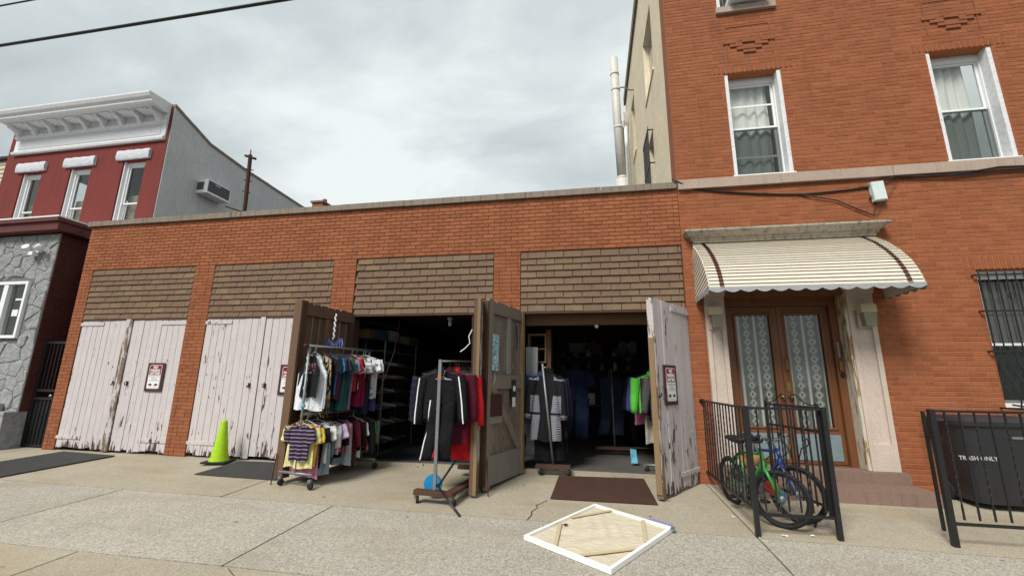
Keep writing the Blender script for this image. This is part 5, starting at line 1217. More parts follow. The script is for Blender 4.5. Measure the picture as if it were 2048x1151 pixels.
def garment(label, kind, mat, loc, yaw, group, w=.22, L=.60, th=.022, puff=False, hang=0, sleeve=None, flare=0.0, arms=None, smat=None, stripe=None):
    ph, ph2, ph3 = rnd() * 6, rnd() * 6, rnd() * 6; ks = 5 + rnd() * 4
    yaw += (rnd() - .5) * .16; SW = Rz(yaw) @ Matrix.Rotation((rnd() - .5) * .09, 4, 'Y') @ Matrix.Rotation((rnd() - .5) * .05, 4, 'X')
    T = Tr(*loc) @ SW; b = MB(); z0 = -.085
    if kind in ('pants', 'overall', 'shorts', 'skirt'): top = -.12
    def fold(s, v): return (.35 + .65 * v) * (.019 * math.sin(s * ks + ph + v * 1.2) + .010 * math.sin(s * ks * 2.3 + ph2 + v * 2))
    def half(v):
        if kind == 'tank': return w * (.52 + .48 * min(1, v / .28) ** 1.5) * (1 + flare * v)
        if kind in ('dress', 'skirt'): return w * (.86 + (.14 + flare) * v)
        if kind == 'coat': return w * (.88 + .1 * math.sin(min(1, v * 1.3) * 3.1) * -.6 + (.12 + flare) * v)
        return w * (.95 + .05 * math.cos(v * 3) + flare * v)
    if kind in ('pants', 'shorts', 'overall'):
        zt = -.12 if kind != 'overall' else -.62
        LL = L if kind != 'overall' else L - .5; hipz = .26 * min(1, LL)
        if kind != 'overall':
            for sg in (-1, 1):
                b.grid(lambda u, v: ((2 * u - 1) * w * (.93 + .07 * v), sg * th * math.sqrt(max(0, 1 - (2 * u - 1) ** 2)) + .5 * fold(2 * u - 1, v), zt - v * (hipz + .03 * (1 - abs(2 * u - 1)))), 14, 5)
        else: hipz = 0.0
        for s_ in (-1, 1):
            cs = []; sw = (-.09 if s_ < 0 else -.02)
            for i in range(11):
                v = i / 10; cs.append((V3(s_ * w * (.50 - .03 * v) + sw * v * v, .022 * math.sin(v * 7 + ph + s_) * v, zt - hipz + .01 - v * (LL - hipz)), V3(w * (.50 - .02 * v) * (1 + .03 * math.sin(v * 14 + ph3 + s_)), .01 * math.sin(ph + v * 5), 0), V3(.012 * math.sin(ph2 + v * 4) * v, th * (1 + .25 * math.sin(v * 12 + ph3)), 0)))
            loft(b, cs, 14)
            if s_ < 0: LEGC = cs
    if kind not in ('pants', 'shorts'):
        LL = L if kind != 'overall' else .58
        for sg in (-1, 1):
            def fn(u, v):
                s = 2 * u - 1; hw = half(v)
                slope = 0 if kind == 'skirt' else .085 * abs(s) ** 1.4 * (1 - v)
                dip = (0 if kind == 'skirt' else (.10 if kind in ('tank', 'tee', 'dress') else .03) * max(0, 1 - (s / .34) ** 2) * (1 if sg < 0 else .3) * (1 - v) ** 3)
                rip = (.010 * abs(math.sin(v * LL * 34)) if puff else 0)
                y = sg * (th * math.sqrt(max(0, 1 - s * s)) * (.45 + .75 * v) + rip * math.sqrt(max(0, 1 - s ** 4))) + fold(s, v)
                return (s * hw + .012 * v * math.sin(ph3 + v * 3), y, (z0 if kind != 'skirt' else -.12) - slope - dip - v * LL + .012 * v * math.sin(s * 5 + ph))
            b.grid(fn, 16, 16 if not puff else 30)
    o = solo(b, GN[kind], mat, label, CATS[kind], loc, group, smooth=True, rot=SW, local=True)
    if stripe and kind == 'pants':
        b = MB(); b.T = T; loft(b, [(c + V3(-a.length * .62, -d.length * .82, 0), V3(.008, 0, 0), V3(0, .004, 0)) for c, a, d in LEGC], 6); b.build('stripe', stripe, o)
    sl = sleeve if sleeve is not None else {'tee': .20, 'long': .52, 'jacket': .58, 'coat': .62, 'overall': .24, 'dress': 0, 'tank': 0}.get(kind, 0)
    if sl:
        for s_ in (-1, 1):
            b = MB(); b.T = T; cs = []; n = 9 if not puff else 24
            sx = half(.04) * .93; out_ = arms if arms is not None else (.30 if sl < .3 else .10) + rnd() * .14; fy = (rnd() - .5) * .05
            for i in range(n):
                v = i / (n - 1); d = out_ * (1 - .3 * v); wd = (.085 if sl < .3 else .078 - .026 * v) * (w / .22) ** .8; rp_ = 1 + (.13 * abs(math.sin(v * sl * 36)) if puff else .05 * math.sin(v * 11 + ph))
                cs.append((V3(s_ * (sx + .005 + d * v * sl), fy * v + .012 * math.sin(v * 4 + ph2) * v, -.165 - v * sl * math.sqrt(1 - d * d * .8)), V3(wd * rp_ * .95, 0, s_ * wd * .25), V3(0, max(th, .02) * 1.25 * rp_, 0)))
            loft(b, cs, 12); so_ = b.build('sleeve', smat or mat, o, smooth=True)
            if stripe:
                b = MB(); b.T = T; loft(b, [(c + V3(s_ * .018, -d.length * .99, 0), V3(.0085, 0, 0), V3(0, .004, 0)) for c, a, d in cs], 6); b.build('stripe', stripe, so_)
    if kind in ('coat', 'jacket'):      # standing collar and zip
        b = MB(); b.T = T; b.grid(lambda u, v: ((.075 - .012 * v) * math.cos(u * 6.283), (.045 - .008 * v) * math.sin(u * 6.283) + .005, -.125 + .02 * math.sin(u * 6.283) + .075 * v), 16, 3, close=True); b.build('collar', mat, o, smooth=True)
        b = MB(); b.T = T; b.tube([(.006, -th * (.47 + .75 * v) + fold(.02, v) - .004 - (.010 if puff else 0), z0 - .05 - v * (L - .06)) for v in [i / 12 for i in range(13)]], .004, 4); b.build('zip', M_BLACK, o)
    b = MB(); b.T = T; hy = .0
    if kind in ('pants', 'skirt', 'shorts'):
        b.tube([(.0, 0, .012), (.014, 0, .004), (.012, 0, -.012), (0, 0, -.03), (0, 0, -.075), (-w * .6, 0, -.10), (w * .6, 0, -.10), (0, 0, -.076)], .005, 5)
    else:
        b.tube([(-.010, 0, -.006), (0, 0, .016), (.014, 0, .004), (.010, 0, -.016), (0, 0, -.035), (0, 0, -.06), (-half(0) * .85, 0, -.125), (half(0) * .85, 0, -.125), (.004, 0, -.062)], .005, 5)
    b.build('hanger', M_HANG[hang], o)
    return o
def tubepart(own, nm, pts, r, mat, n=10): b = MB(); b.tube(pts, r, n); return b.build(nm, mat, own, smooth=True)
def caster(own, x, y, z, r=.045):
    b = MB(); b.box(x - .022, x + .022, y - .022, y + .022, z + r * 1.1, z + r * 2 + .03, j=.002); f = b.build('caster', M_STEEL_D, own)
    b = MB(); b.T = Tr(x + .02, y - .012, z + r) @ Rz(rnd() * 3) @ Matrix.Rotation(math.pi / 2, 4, 'X'); b.lathe([(r * .5, -.018), (r * .95, -.016), (r, -.010), (r, .010), (r * .95, .016), (r * .5, .018)], 16); b.build('wheel', M_RUBBER, f, smooth=True)

# double-decker rack in front of the brown door
ra = thing('clothes_rack', 'two-tier pipe clothes rack on casters crammed with tops by the brown door', 'clothes rack', (-3.95, -.72, gz(-.7)))
RA0, RA1 = Vector((-4.05, -1.36)), Vector((-3.80, -.08)); rd = (RA1 - RA0); RL = rd.length; rd.normalize(); rn = Vector((rd.y, -rd.x)); RYAW = math.atan2(rd.y, rd.x) - math.pi / 2
def rp3(s, z, off=0.0): p = RA0 + rd * s + rn * off; return (p.x, p.y, z)
tubepart(ra, 'upper_rail', [rp3(-.05, 1.865), rp3(RL + .05, 1.885)], .019, M_STEEL_D); tubepart(ra, 'lower_rail', [rp3(0, .905), rp3(RL, .905)], .017, M_STEEL_D)
for s in (0, RL):
    tubepart(ra, 'upright', [rp3(s, .14), rp3(s, 1.86)], .019, M_STEEL_D); tubepart(ra, 'foot', [rp3(s, .13, -.30), rp3(s, .13, .30)], .019, M_STEEL_D)
    for o_ in (-.27, .27): p = rp3(s, 0, o_); caster(ra, p[0], p[1], gz(p[1]) + .004)
tubepart(ra, 'knob', [rp3(-.09, 1.865), rp3(-.03, 1.866)], .026, M_RUST)
b = MB(); b.lathe([(.022, -.02), (.034, -.01), (.03, .02), (.022, .03)], 10, rp3(0, 1.02)); b.build('cyan_tape', plain('cyan tape', (.10, .42, .52), .6), ra)
b = MB(); b.tube([(rp3(0, 1.85)[0] + .021 * math.cos(i * .9), rp3(0, 1.85)[1] + .021 * math.sin(i * .9), 1.82 - i * .03) for i in range(26)], .006, 5); b.build('wrapped_ribbon', plain('pale teal ribbon', (.25, .42, .45), .7), ra)
gU = 'tops on the upper rail of the double rack'; gL = 'children\'s tops on the lower rail of the double rack'
up = [
 ('black tank top with palm print, frontmost on the upper rail', 'tank', fabric('black palm print', (.012, .012, .014), 'motif'), dict(w=.21, L=.62, hang=0)),
 ('white sleeveless top showing below the black palm tank top', 'tank', fabric('white jersey', (.66, .68, .72)), dict(w=.25, L=.80, hang=1)),
 ('pale grey sleeveless top third from the front on the upper rail', 'tank', fabric('pale grey jersey', (.48, .51, .56)), dict(w=.235, L=.78, flare=.1)),
 ('brown and cream zebra-print dress on the upper rail', 'dress', fabric('zebra print', (.035, .022, .015), 'zebra', (.42, .34, .22)), dict(w=.225, L=.90)),
 ('dark brown print dress beside the zebra dress', 'dress', fabric('brown zebra print', (.03, .018, .012), 'zebra', (.30, .20, .10)), dict(w=.22, L=.88)),
 ('black short-sleeved top left of the bright blue one', 'tee', fabric('black jersey', (.013, .013, .015)), dict(w=.215, L=.62)),
 ('bright blue short-sleeved top on the upper rail', 'tee', fabric('bright blue jersey', (.02, .22, .52)), dict(w=.225, L=.60)),
 ('plum short-sleeved top just behind the bright blue one', 'tee', fabric('plum jersey', (.11, .028, .06)), dict(w=.21, L=.66)),
 ('charcoal short-sleeved top on the upper rail', 'tee', fabric('charcoal jersey', (.03, .032, .038)), dict(w=.235, L=.72)),
 ('dark teal tunic on the upper rail', 'tee', fabric('teal jersey', (.02, .10, .10)), dict(w=.21, L=.84)),
 ('forest green long top on the upper rail', 'tee', fabric('forest jersey', (.02, .085, .05)), dict(w=.215, L=.82)),
 ('slate blue tunic on the upper rail', 'tee', fabric('slate jersey', (.10, .15, .26)), dict(w=.22, L=.78)),
 ('mauve grey long top on the upper rail', 'tee', fabric('mauve jersey', (.20, .17, .26)), dict(w=.215, L=.84)),
 ('scarlet short-sleeved top on the upper rail', 'tee', fabric('scarlet jersey', (.42, .02, .025)), dict(w=.225, L=.56)),
 ('black short-sleeved top next to the scarlet one', 'tee', fabric('black jersey', (.013, .013, .015)), dict(w=.22, L=.60)),
 ('white short-sleeved top with coral lining next to the crimson top', 'tee', fabric('white cotton', (.68, .66, .65)), dict(w=.23, L=.52, hang=1)),
 ('crimson sleeveless long top on the upper rail', 'tank', fabric('crimson satin', (.22, .012, .045), rough=.55), dict(w=.25, L=.80, flare=.08)),
 ('white top with grey striped sleeve on the upper rail', 'tee', fabric('grey white stripe', (.62, .62, .62), 'stripe', (.26, .26, .28), 16), dict(w=.245, L=.66, hang=2)),
 ('dark maroon draped top near the back of the upper rail', 'long', fabric('maroon crepe', (.085, .010, .014)), dict(w=.235, L=.74, sleeve=.3)),
 ('navy top hanging low near the back of the upper rail', 'tank', fabric('navy crepe', (.02, .03, .07)), dict(w=.235, L=.92)),
 ('white t-shirt with black sketch print near the back of the upper rail', 'tee', fabric('sketch print', (.66, .66, .68), 'spots', (.12, .12, .13), 17), dict(w=.265, L=.70, hang=1)),
 ('plain white t-shirt at the back end of the upper rail', 'tee', fabric('bright white cotton', (.72, .73, .76)), dict(w=.28, L=.68, hang=1)),
 ('dark violet skirt hanging at the very back of the upper rail', 'skirt', fabric('violet cotton', (.09, .07, .20)), dict(w=.24, L=.85)),
]
for i, (lb, kd, mt, kw) in enumerate(up):
    p = rp3(.06 + (RL - .10) * i / (len(up) - 1), 1.845 + .02 * i / len(up)); garment(lb, kd, mt, p, RYAW + (rnd() - .5) * .16, gU, **kw)
lowr = [
 ('purple and black striped t-shirt, frontmost on the lower rail', 'tee', fabric('purple stripe', (.020, .014, .028), 'stripe', (.22, .16, .25), 20), dict(w=.205, L=.50, th=.028, hang=2)),
 ('pale lemon blouse slanting out behind the striped t-shirt', 'tee', fabric('lemon cotton', (.66, .60, .27)), dict(w=.235, L=.60, flare=.16, th=.03)),
 ('bright yellow top behind the lemon blouse', 'tee', fabric('yellow cotton', (.66, .46, .05)), dict(w=.255, L=.57, hang=1)),
 ('pink floral skirt below the lemon blouse', 'skirt', fabric('pink floral', (.50, .17, .27), 'spots', (.68, .42, .48), 60), dict(w=.245, L=.70, flare=.15)),
 ('black children top behind the bright yellow one', 'tee', fabric('black jersey', (.013, .013, .015)), dict(w=.25, L=.62)),
 ('white children t-shirt, frontmost white one on the lower rail', 'tee', fabric('white cotton', (.68, .66, .65)), dict(w=.255, L=.58, hang=1)),
 ('pale denim dungaree dress on the lower rail', 'dress', fabric('pale denim', (.33, .42, .52)), dict(w=.26, L=.74)),
 ('navy and white spotted top on the lower rail', 'tank', fabric('navy spots', (.02, .025, .05), 'spots', (.5, .5, .5), 40), dict(w=.22, L=.70)),
 ('off-white jumper beside the lavender top', 'long', fabric('off white knit', (.55, .56, .54)), dict(w=.235, L=.52, sleeve=.3)),
 ('lavender top on the lower rail', 'tee', fabric('lavender cotton', (.50, .42, .62)), dict(w=.25, L=.50)),
 ('hot pink top on the lower rail', 'tee', fabric('hot pink cotton', (.68, .06, .17)), dict(w=.22, L=.46)),
 ('black top between the hot pink and rose floral ones', 'long', fabric('black jersey', (.013, .013, .015)), dict(w=.22, L=.55, sleeve=.3)),
 ('rose floral long-sleeved shirt on the lower rail', 'long', fabric('rose floral', (.48, .33, .32), 'spots', (.30, .12, .14), 46), dict(w=.235, L=.52, sleeve=.42)),
 ('light blue pyjama top low on the lower rail', 'dress', fabric('light blue cotton', (.40, .48, .58)), dict(w=.24, L=.68)),
 ('wine red long-sleeved shirt on the lower rail', 'long', fabric('wine jersey', (.12, .012, .028)), dict(w=.235, L=.50, sleeve=.36)),
 ('brown checked skirt low on the lower rail', 'skirt', fabric('brown plaid', (.09, .045, .03), 'plaid', (.30, .17, .12), 12), dict(w=.22, L=.66)),
 ('dark brown cardigan left of the coral hoodie', 'long', fabric('dark brown knit', (.022, .014, .014)), dict(w=.24, L=.50, sleeve=.36)),
 ('white sports top low beside the coral hoodie', 'tee', fabric('bright white cotton', (.72, .73, .76)), dict(w=.235, L=.60, hang=1)),
 ('coral pink hoodie on the lower rail', 'long', fabric('coral fleece', (.70, .16, .14)), dict(w=.245, L=.46, sleeve=.42)),
 ('black jacket behind the coral hoodie', 'long', fabric('black jersey', (.013, .013, .015)), dict(w=.27, L=.52, sleeve=.48, th=.04)),
 ('bright green top near the back of the lower rail', 'tee', fabric('green cotton', (.03, .30, .13)), dict(w=.25, L=.44)),
 ('khaki camouflage shirt at the back end of the lower rail', 'long', fabric('khaki camouflage', (.20, .18, .10), 'zebra', (.10, .10, .06)), dict(w=.26, L=.58, sleeve=.35)),
]
for i, (lb, kd, mt, kw) in enumerate(lowr):
    p = rp3(-.02 + (RL + .0) * i / (len(lowr) - 1), .885); garment(lb, kd, mt, p, RYAW + (rnd() - .5) * .2, gL, **kw)
# paper streamer and tinsel tied to the rail
b = MB(); b.tube([(-4.16 + .012 * math.sin(i * 1.6), -.62, 2.45 - i * .022) for i in range(20)], .013, 6); solo(b, 'paper_streamer', M_WHITE, 'white twisted paper streamer above the double rack', 'streamer', (-4.16, -.62, 2.0))
b = MB(); rs = random.Random(4)
for i in range(16): a = i * .42; b.tube([(-4.12, -.64, 1.93), (-4.12 + .13 * math.cos(a), -.64, 1.99 + .06 * math.sin(a * 2.3)), (-4.12 + .16 * math.cos(a), -.66, 1.93 + .07 * math.sin(a))], .008, 4)
solo(b, 'ribbon_bow', plain('blue white ribbon', (.13, .16, .42), .5), 'blue and white ribbon bow tied on the upper rail', 'bow', (-4.12, -.64, 1.9))['kind'] = 'stuff'

# single rack in the left bay
rb = thing('clothes_rack', 'single-rail clothes rack with black track suit in front of the left open bay', 'clothes rack', (-1.9, -1.2, gz(-1.2)))
B0, B1 = Vector((-1.93, -1.66)), Vector((-1.80, -.30)); bd = (B1 - B0); BL = bd.length; bd.normalize(); BYAW = math.atan2(bd.y, bd.x) - math.pi / 2
def bp3(s, z, off=0): p = B0 + bd * s + Vector((bd.y, -bd.x)) * off; return (p.x, p.y, z)
b = MB(); b.T = Tr(B0.x, B0.y, 0) @ Rz(BYAW); b.box(-.020, .020, -.012, .012, .10, 1.66); b.build('upright', M_STEEL_D, rb)
b = MB(); b.T = Tr(B1.x, B1.y, 0) @ Rz(BYAW); b.box(-.020, .020, -.012, .012, .10, 1.70); b.build('upright', M_STEEL_D, rb)
tubepart(rb, 'rail', [bp3(.01, 1.64), bp3(BL, 1.69)], .014, M_STEEL)
b = MB(); b.T = Tr(B0.x, B0.y, gz(-1.66)) @ Rz(BYAW); b.box(-.26, .26, -.05, .05, .10, .155, j=.003); b.build('base_board', M_WD_DARK, rb)
b = MB(); b.T = Tr(B1.x, B1.y, gz(-.4)) @ Rz(BYAW); b.box(-.26, .26, -.05, .05, .10, .155, j=.003); b.build('base_board', M_WD_DARK, rb)
b = MB(); b.T = Tr(B0.x, B0.y, gz(-1.6)) @ Rz(BYAW); b.box(.14, .26, .05, 1.3, .11, .15); b.build('side_rail', M_WD_DARK, rb)
b = MB(); b.box(B0.x - .022, B0.x + .022, B0.y - .0145, B0.y - .012, 1.42, 1.46); b.build('orange_tag', plain('orange tag', (.5, .13, .03), .6), rb)
for o_ in (-.24, .24): p = bp3(0, 0, o_); caster(rb, p[0], p[1], gz(p[1]), .04)
tubepart(rb, 'brace', [bp3(.02, .13, .03), bp3(.75, .70, .22)], .014, M_BLACK); tubepart(rb, 'leg', [bp3(.0, .16, .03), (-1.49, -2.02, gz(-2.02) + .01)], .013, M_BLACK)
gB = 'clothes on the rack in the left bay'
blk = fabric('black sportswear', (.009, .009, .011), rough=.8)
lst = [
 ('black track trousers with white piping clipped to the front of the rail', 'pants', fabric('black track trousers', (.008, .008, .010), rough=.8), dict(w=.185, stripe=M_SWHT, L=.98, th=.04, hang=3)),
 ('black track jacket with white sleeve stripes', 'jacket', blk, dict(w=.27, L=.60, th=.05, arms=.16, stripe=M_SWHT)),
 ('navy quilted puffer jacket sticking out to the left', 'jacket', fabric('navy quilt', (.012, .014, .030), rough=.45), dict(w=.28, L=.62, th=.06, puff=True)),
 ('burgundy jacket behind the track suit', 'jacket', fabric('burgundy wool', (.075, .008, .020)), dict(w=.31, L=.92, th=.05)),
 ('long red coat hanging behind the burgundy jacket', 'coat', fabric('red coat wool', (.46, .012, .018)), dict(w=.34, L=1.12, th=.05)),
 ('black quilted puffer jacket behind the red coat', 'jacket', fabric('black quilt', (.010, .010, .012), rough=.45), dict(w=.30, L=.70, th=.05, puff=True)),
 ('plum parka in the middle of the left bay rack', 'coat', fabric('plum parka', (.035, .008, .016)), dict(w=.27, L=.95, th=.04)),
 ('charcoal coat in the middle of the left bay rack', 'coat', fabric('charcoal coat', (.02, .02, .022)), dict(w=.27, L=.95, th=.04)),
 ('black coat with beige fur collar on the left bay rack', 'coat', fabric('black coat wool', (.012, .011, .011)), dict(w=.26, L=.95, th=.04)),
 ('dark olive coat near the back of the left bay rack', 'coat', fabric('olive coat', (.03, .03, .018)), dict(w=.26, L=.95, th=.04)),
 ('dark grey jacket at the back of the left bay rack', 'jacket', fabric('dark grey jacket', (.035, .035, .036)), dict(w=.26, L=.7, th=.04)),
]
ss = [.055, .12, .20, .29, .38, .48, .60, .72, .84, .97, 1.1]
for (lb, kd, mt, kw), s in zip(lst, ss):
    garment(lb, kd, mt, bp3(s, 1.60 + .03 * s if kd != 'pants' else 1.51, -.12 if 'navy quilted' in lb else (.05 if 'red coat' in lb else (-.05 if 'track jacket' in lb else (.03 if 'trousers' in lb else 0)))), BYAW + (rnd() - .5) * .08, gB, **kw)
b = MB(); rs = random.Random(9)
for i in range(60): a = rs.random() * 6.28; r_ = .03 + rs.random() * .02; p = (-2.13 + rs.random() * .22, -1.50 + .02 * math.sin(a), 1.475 + .02 * math.cos(a)); b.tube([p, (p[0] + .02 * math.cos(a), p[1] - .02 * rs.random(), p[2] + .035 * rs.random())], .003, 3, caps=False)
solo(b, 'fur_trim', plain('beige fur', (.40, .30, .18), .95), 'beige fur hood trim above the black track jacket', 'fur trim', (-2.05, -1.5, 1.45))['kind'] = 'stuff'
b = MB(); b.T = Tr(-2.02, -1.48, gz(-1.5)) @ Matrix.Rotation(math.pi / 2, 4, 'X'); b.lathe([(.10, -.02), (.115, -.018), (.115, .018), (.10, .02)], 24, (0, .18, 0)); solo(b, 'blue_disc', plain('blue plastic', (.01, .20, .42), .4), 'bright blue plastic disc resting on the rack base', 'disc', (-2.02, -1.48, .1))

# right bay rack with the checked coat
rc = thing('clothes_rack', 'single clothes rack with leaning pole and checked coat in the right open bay', 'clothes rack', (-.64, .4, 0))
b = MB(); b.tube([(-.64, .02, .14), (-.80, .0, 1.68)], .018, 10); b.build('upright', M_STEEL_D, rc, smooth=True)
tubepart(rc, 'upright', [(-.74, 1.2, .14), (-.74, 1.2, 1.66)], .018, M_STEEL_D); tubepart(rc, 'rail', [(-.76, -.02, 1.62), (-.74, 1.25, 1.64)], .014, M_STEEL)
b = MB(); b.box(-.91, -.38, -.03, .07, .10, .155, j=.003); b.build('base_board', M_WD_DARK, rc)
for x in (-.85, -.42): caster(rc, x, .02, .0, .05)
gC = 'clothes on the rack in the right bay'
lst = [
 ('long black skirt hanging under the checked coat', 'skirt', fabric('black skirt', (.009, .009, .011)), dict(w=.24, L=1.30, th=.03)),
 ('black coat with black and white checked panels', 'coat', fabric('checked coat', (.014, .014, .017), 'hound', (.40, .41, .46)), dict(w=.245, L=1.02, th=.065, arms=.20)),
 ('blue denim shirt sticking out left of the checked coat', 'jacket', fabric('blue denim', (.035, .065, .15)), dict(w=.33, L=.80, th=.04)),
 ('dark plum coat behind the checked coat', 'coat', fabric('dark plum coat', (.03, .010, .020)), dict(w=.30, L=1.0)),
 ('white-edged black dress behind the checked coat', 'dress', fabric('black skirt', (.009, .009, .011)), dict(w=.27, L=1.2)),
 ('pale grey trousers low at the left jamb', 'pants', fabric('pale grey cotton', (.40, .40, .42)), dict(w=.24, L=1.30)),
 ('charcoal coat at the back of the right bay rack', 'coat', fabric('charcoal coat', (.02, .02, .022)), dict(w=.28, L=1.0)),
]
for (lb, kd, mt, kw), y in zip(lst, (.14, .085, .20, .28, .36, .46, .58)):
    x = -.74 if 'denim' not in lb and 'pale grey' not in lb else (-.84 if 'denim' in lb else -.90); garment(lb, kd, mt, (x, y, 1.60), (rnd() - .5) * .1, gC, **kw)
# inside the right bay
rr = thing('clothes_rack', 'clothes rack deep in the right bay holding a denim overall', 'clothes rack', (.36, 2.2, .03))
tubepart(rr, 'upright', [(.38, 2.0, .14), (.36, 2.0, 1.66)], .018, M_STEEL_D); tubepart(rr, 'rail', [(.36, 1.95, 1.64), (.36, 3.4, 1.64)], .014, M_STEEL); tubepart(rr, 'upright', [(.36, 3.4, .14), (.36, 3.4, 1.64)], .018, M_STEEL_D)
b = MB(); b.box(.0, .75, 1.93, 2.07, .13, .18); b.build('base_board', M_WD_DARK, rr)
for x in (.06, .68): caster(rr, x, 2.0, .03, .045)
rq = thing('clothes_rack', 'clothes rack along the right wall inside the bay with a green hoodie', 'clothes rack', (1.0, 1.5, .03))
tubepart(rq, 'rail', [(1.02, .55, 1.66), (1.02, 2.4, 1.66)], .014, M_STEEL)
for y in (.55, 2.4): tubepart(rq, 'upright', [(1.02, y, .14), (1.02, y, 1.66)], .018, M_STEEL_D); tubepart(rq, 'foot', [(.75, y, .12), (1.25, y, .12)], .018, M_STEEL_D); caster(rq, .78, y, .03, .04); caster(rq, 1.22, y, .03, .04)
gD = 'clothes inside the right bay'
for lb, kd, mt, loc, kw in [
 ('navy blue coverall hanging inside the right bay', 'overall', fabric('navy drill', (.010, .016, .042)), (-.33, 1.35, 1.72), dict(w=.26, L=1.22, th=.05)),
 ('dark denim overall hanging on the far inner rack', 'overall', fabric('dark denim', (.020, .030, .055)), (.36, 2.06, 1.60), dict(w=.23, L=1.1, th=.04, sleeve=0.0)),
 ('black puffer jacket on the right wall rack', 'jacket', fabric('black quilt', (.010, .010, .012), rough=.45), (.95, 1.42, 1.63), dict(w=.30, L=.72, th=.05, puff=True)),
 ('violet blue jacket left of the green hoodie', 'jacket', fabric('violet blue', (.07, .08, .30)), (.98, 1.18, 1.63), dict(w=.27, L=.70, th=.035)),
 ('pink top under the violet blue jacket', 'dress', fabric('pink cotton', (.45, .14, .27)), (.96, 1.12, 1.63), dict(w=.25, L=.86)),
 ('bright green hoodie inside the right bay', 'jacket', fabric('bright green fleece', (.10, .48, .05)), (.98, .86, 1.64), dict(w=.27, L=.66, th=.045, arms=.2)),
 ('beige top low behind the dark brown jacket', 'dress', fabric('beige cotton', (.36, .33, .27)), (1.04, .78, 1.63), dict(w=.24, L=1.12)),
 ('dark brown jacket in front of the green hoodie', 'jacket', fabric('dark plum jacket', (.035, .018, .022)), (1.10, .70, 1.63), dict(w=.25, L=.75, th=.04)),
 ('grey jacket right behind the half-open pink door', 'jacket', fabric('grey fleece', (.07, .07, .07)), (1.14, .60, 1.63), dict(w=.24, L=.75, th=.04)),
]: garment(lb, kd, mt, loc, (rnd() - .5) * .15, gD, **kw)
b = MB(); b.box(.60, .70, .95, .955, .06, .30, j=.02); solo(b, 'paper_tag', plain('cyan paper', (.14, .45, .58), .7), 'cyan paper hanging low inside the right bay', 'tag', (.65, .95, .06))

# ------------------------------------------------------------ interior shelves and odds and ends
sh = thing('shelving_unit', 'black metal shoe shelving inside the left open bay', 'shelving', (-4.2, 1.6, .03))
for x in (-3.98, -4.40):
    for y in (.85, 2.35): b = MB(); b.box(x - .012, x + .012, y - .012, y + .012, .03, 2.15); b.build('post', M_STEEL_D, sh)
SZ = (.22, .55, .86, 1.15, 1.42, 1.68, 1.96)
for z in SZ: b = MB(); b.box(-4.385, -3.995, .86, 2.34, z - .012, z); b.build('shelf', M_STEEL_D, sh)
M_SH = [plain('shoe leather %d' % i, c, .5) for i, c in enumerate(((.04, .04, .04), (.50, .48, .46), (.26, .16, .11), (.52, .34, .37), (.10, .12, .16), (.36, .32, .27)))]
NMS = ('black', 'off-white', 'brown', 'dusty pink', 'navy', 'taupe')
ORD = ('lowest', 'second lowest', 'third', 'middle', 'fifth', 'sixth', 'top')
for k, z in enumerate(SZ[:6]):
    for q in range(3):
        m = (k * 2 + q * 3) % 6; t = solo_ = MB(); y = 1.0 + q * .42 + rnd() * .08; x = -4.14
        b = MB(); b.T = Tr(x, y, z + .002) @ Rz((rnd() - .5) * .3)
        b.grid(lambda u, v: (-.13 + .27 * v + .012 * math.cos(u * 6.283) * (v > .95), (.030 + .016 * math.sin(v * 3.1)) * math.cos(u * 6.283), max(0, (.045 + .05 * (1 - v) ** 1.4 - .02 * (v > .9)) * (math.sin(u * 6.283) * .5 + .5))), 12, 8, close=True)
        solo(b, 'shoe', M_SH[m], '%s shoe, %s on the %s shelf inside the left bay' % (NMS[m], ('nearest', 'middle one', 'farthest')[q], ORD[k]), 'shoe', (x, y, z), 'shoes on the shelving', smooth=True)
bxs = thing('back_shelf', 'dark wooden shelf along the back wall of the left bay', 'shelf', (-2.8, 5.9, .03))
for z in (1.2, 1.75, 2.2): b = MB(); b.box(-4.6, -.9, 5.7, 6.35, z, z + .03); b.build('board', M_WD_DARK, bxs)
for x in (-4.5, -2.7, -1.0): b = MB(); b.box(x, x + .06, 5.75, 5.81, .03, 2.6); b.build('post', M_WD_DARK, bxs)
for i, (x, z, wd, h, c, nm) in enumerate(((-4.2, 1.78, .5, .3, (.09, .07, .05), 'brown'), (-3.5, 2.23, .4, .25, (.12, .10, .05), 'ochre'), (-2.5, 1.78, .35, .22, (.16, .15, .12), 'pale'), (-1.8, 2.23, .6, .22, (.10, .10, .11), 'grey'), (-1.7, 1.23, .4, .3, (.05, .06, .08), 'navy'))):
    b = MB(); b.box(x, x + wd, 5.75, 6.2, z + .002, z + h, j=.006); solo(b, 'storage_box', plain('%s carton' % nm, c, .8), '%s storage box on the back shelf of the left bay' % nm, 'box', (x + wd / 2, 6, z), 'boxes on the back shelf')
cab = thing('cubby_shelf', 'small raw wood cubby shelf at the left jamb of the right bay', 'shelf', (-1.0, .7, 1.2))
b = MB(); b.ring((-1.12, -.80, 1.72, 2.22), (-1.10, -.82, 1.74, 2.20), .55, .85); b.build('carcass', M_WD_TAN, cab)
b = MB(); b.box(-1.10, -.82, .56, .85, 1.95, 1.97); b.build('shelf', M_WD_TAN, cab); b = MB(); b.box(-.80, -.72, .60, .90, 1.30, 2.3); b.build('side_post', M_WD_BEAM, cab)
b = MB(); b.box(-1.13, -.93, .40, .45, 1.42, 1.98, j=.004); solo(b, 'leaning_board', plain('pale grey board', (.30, .31, .31), .7), 'pale grey board standing at the left jamb of the right bay', 'board', (-1.03, .42, 1.42))
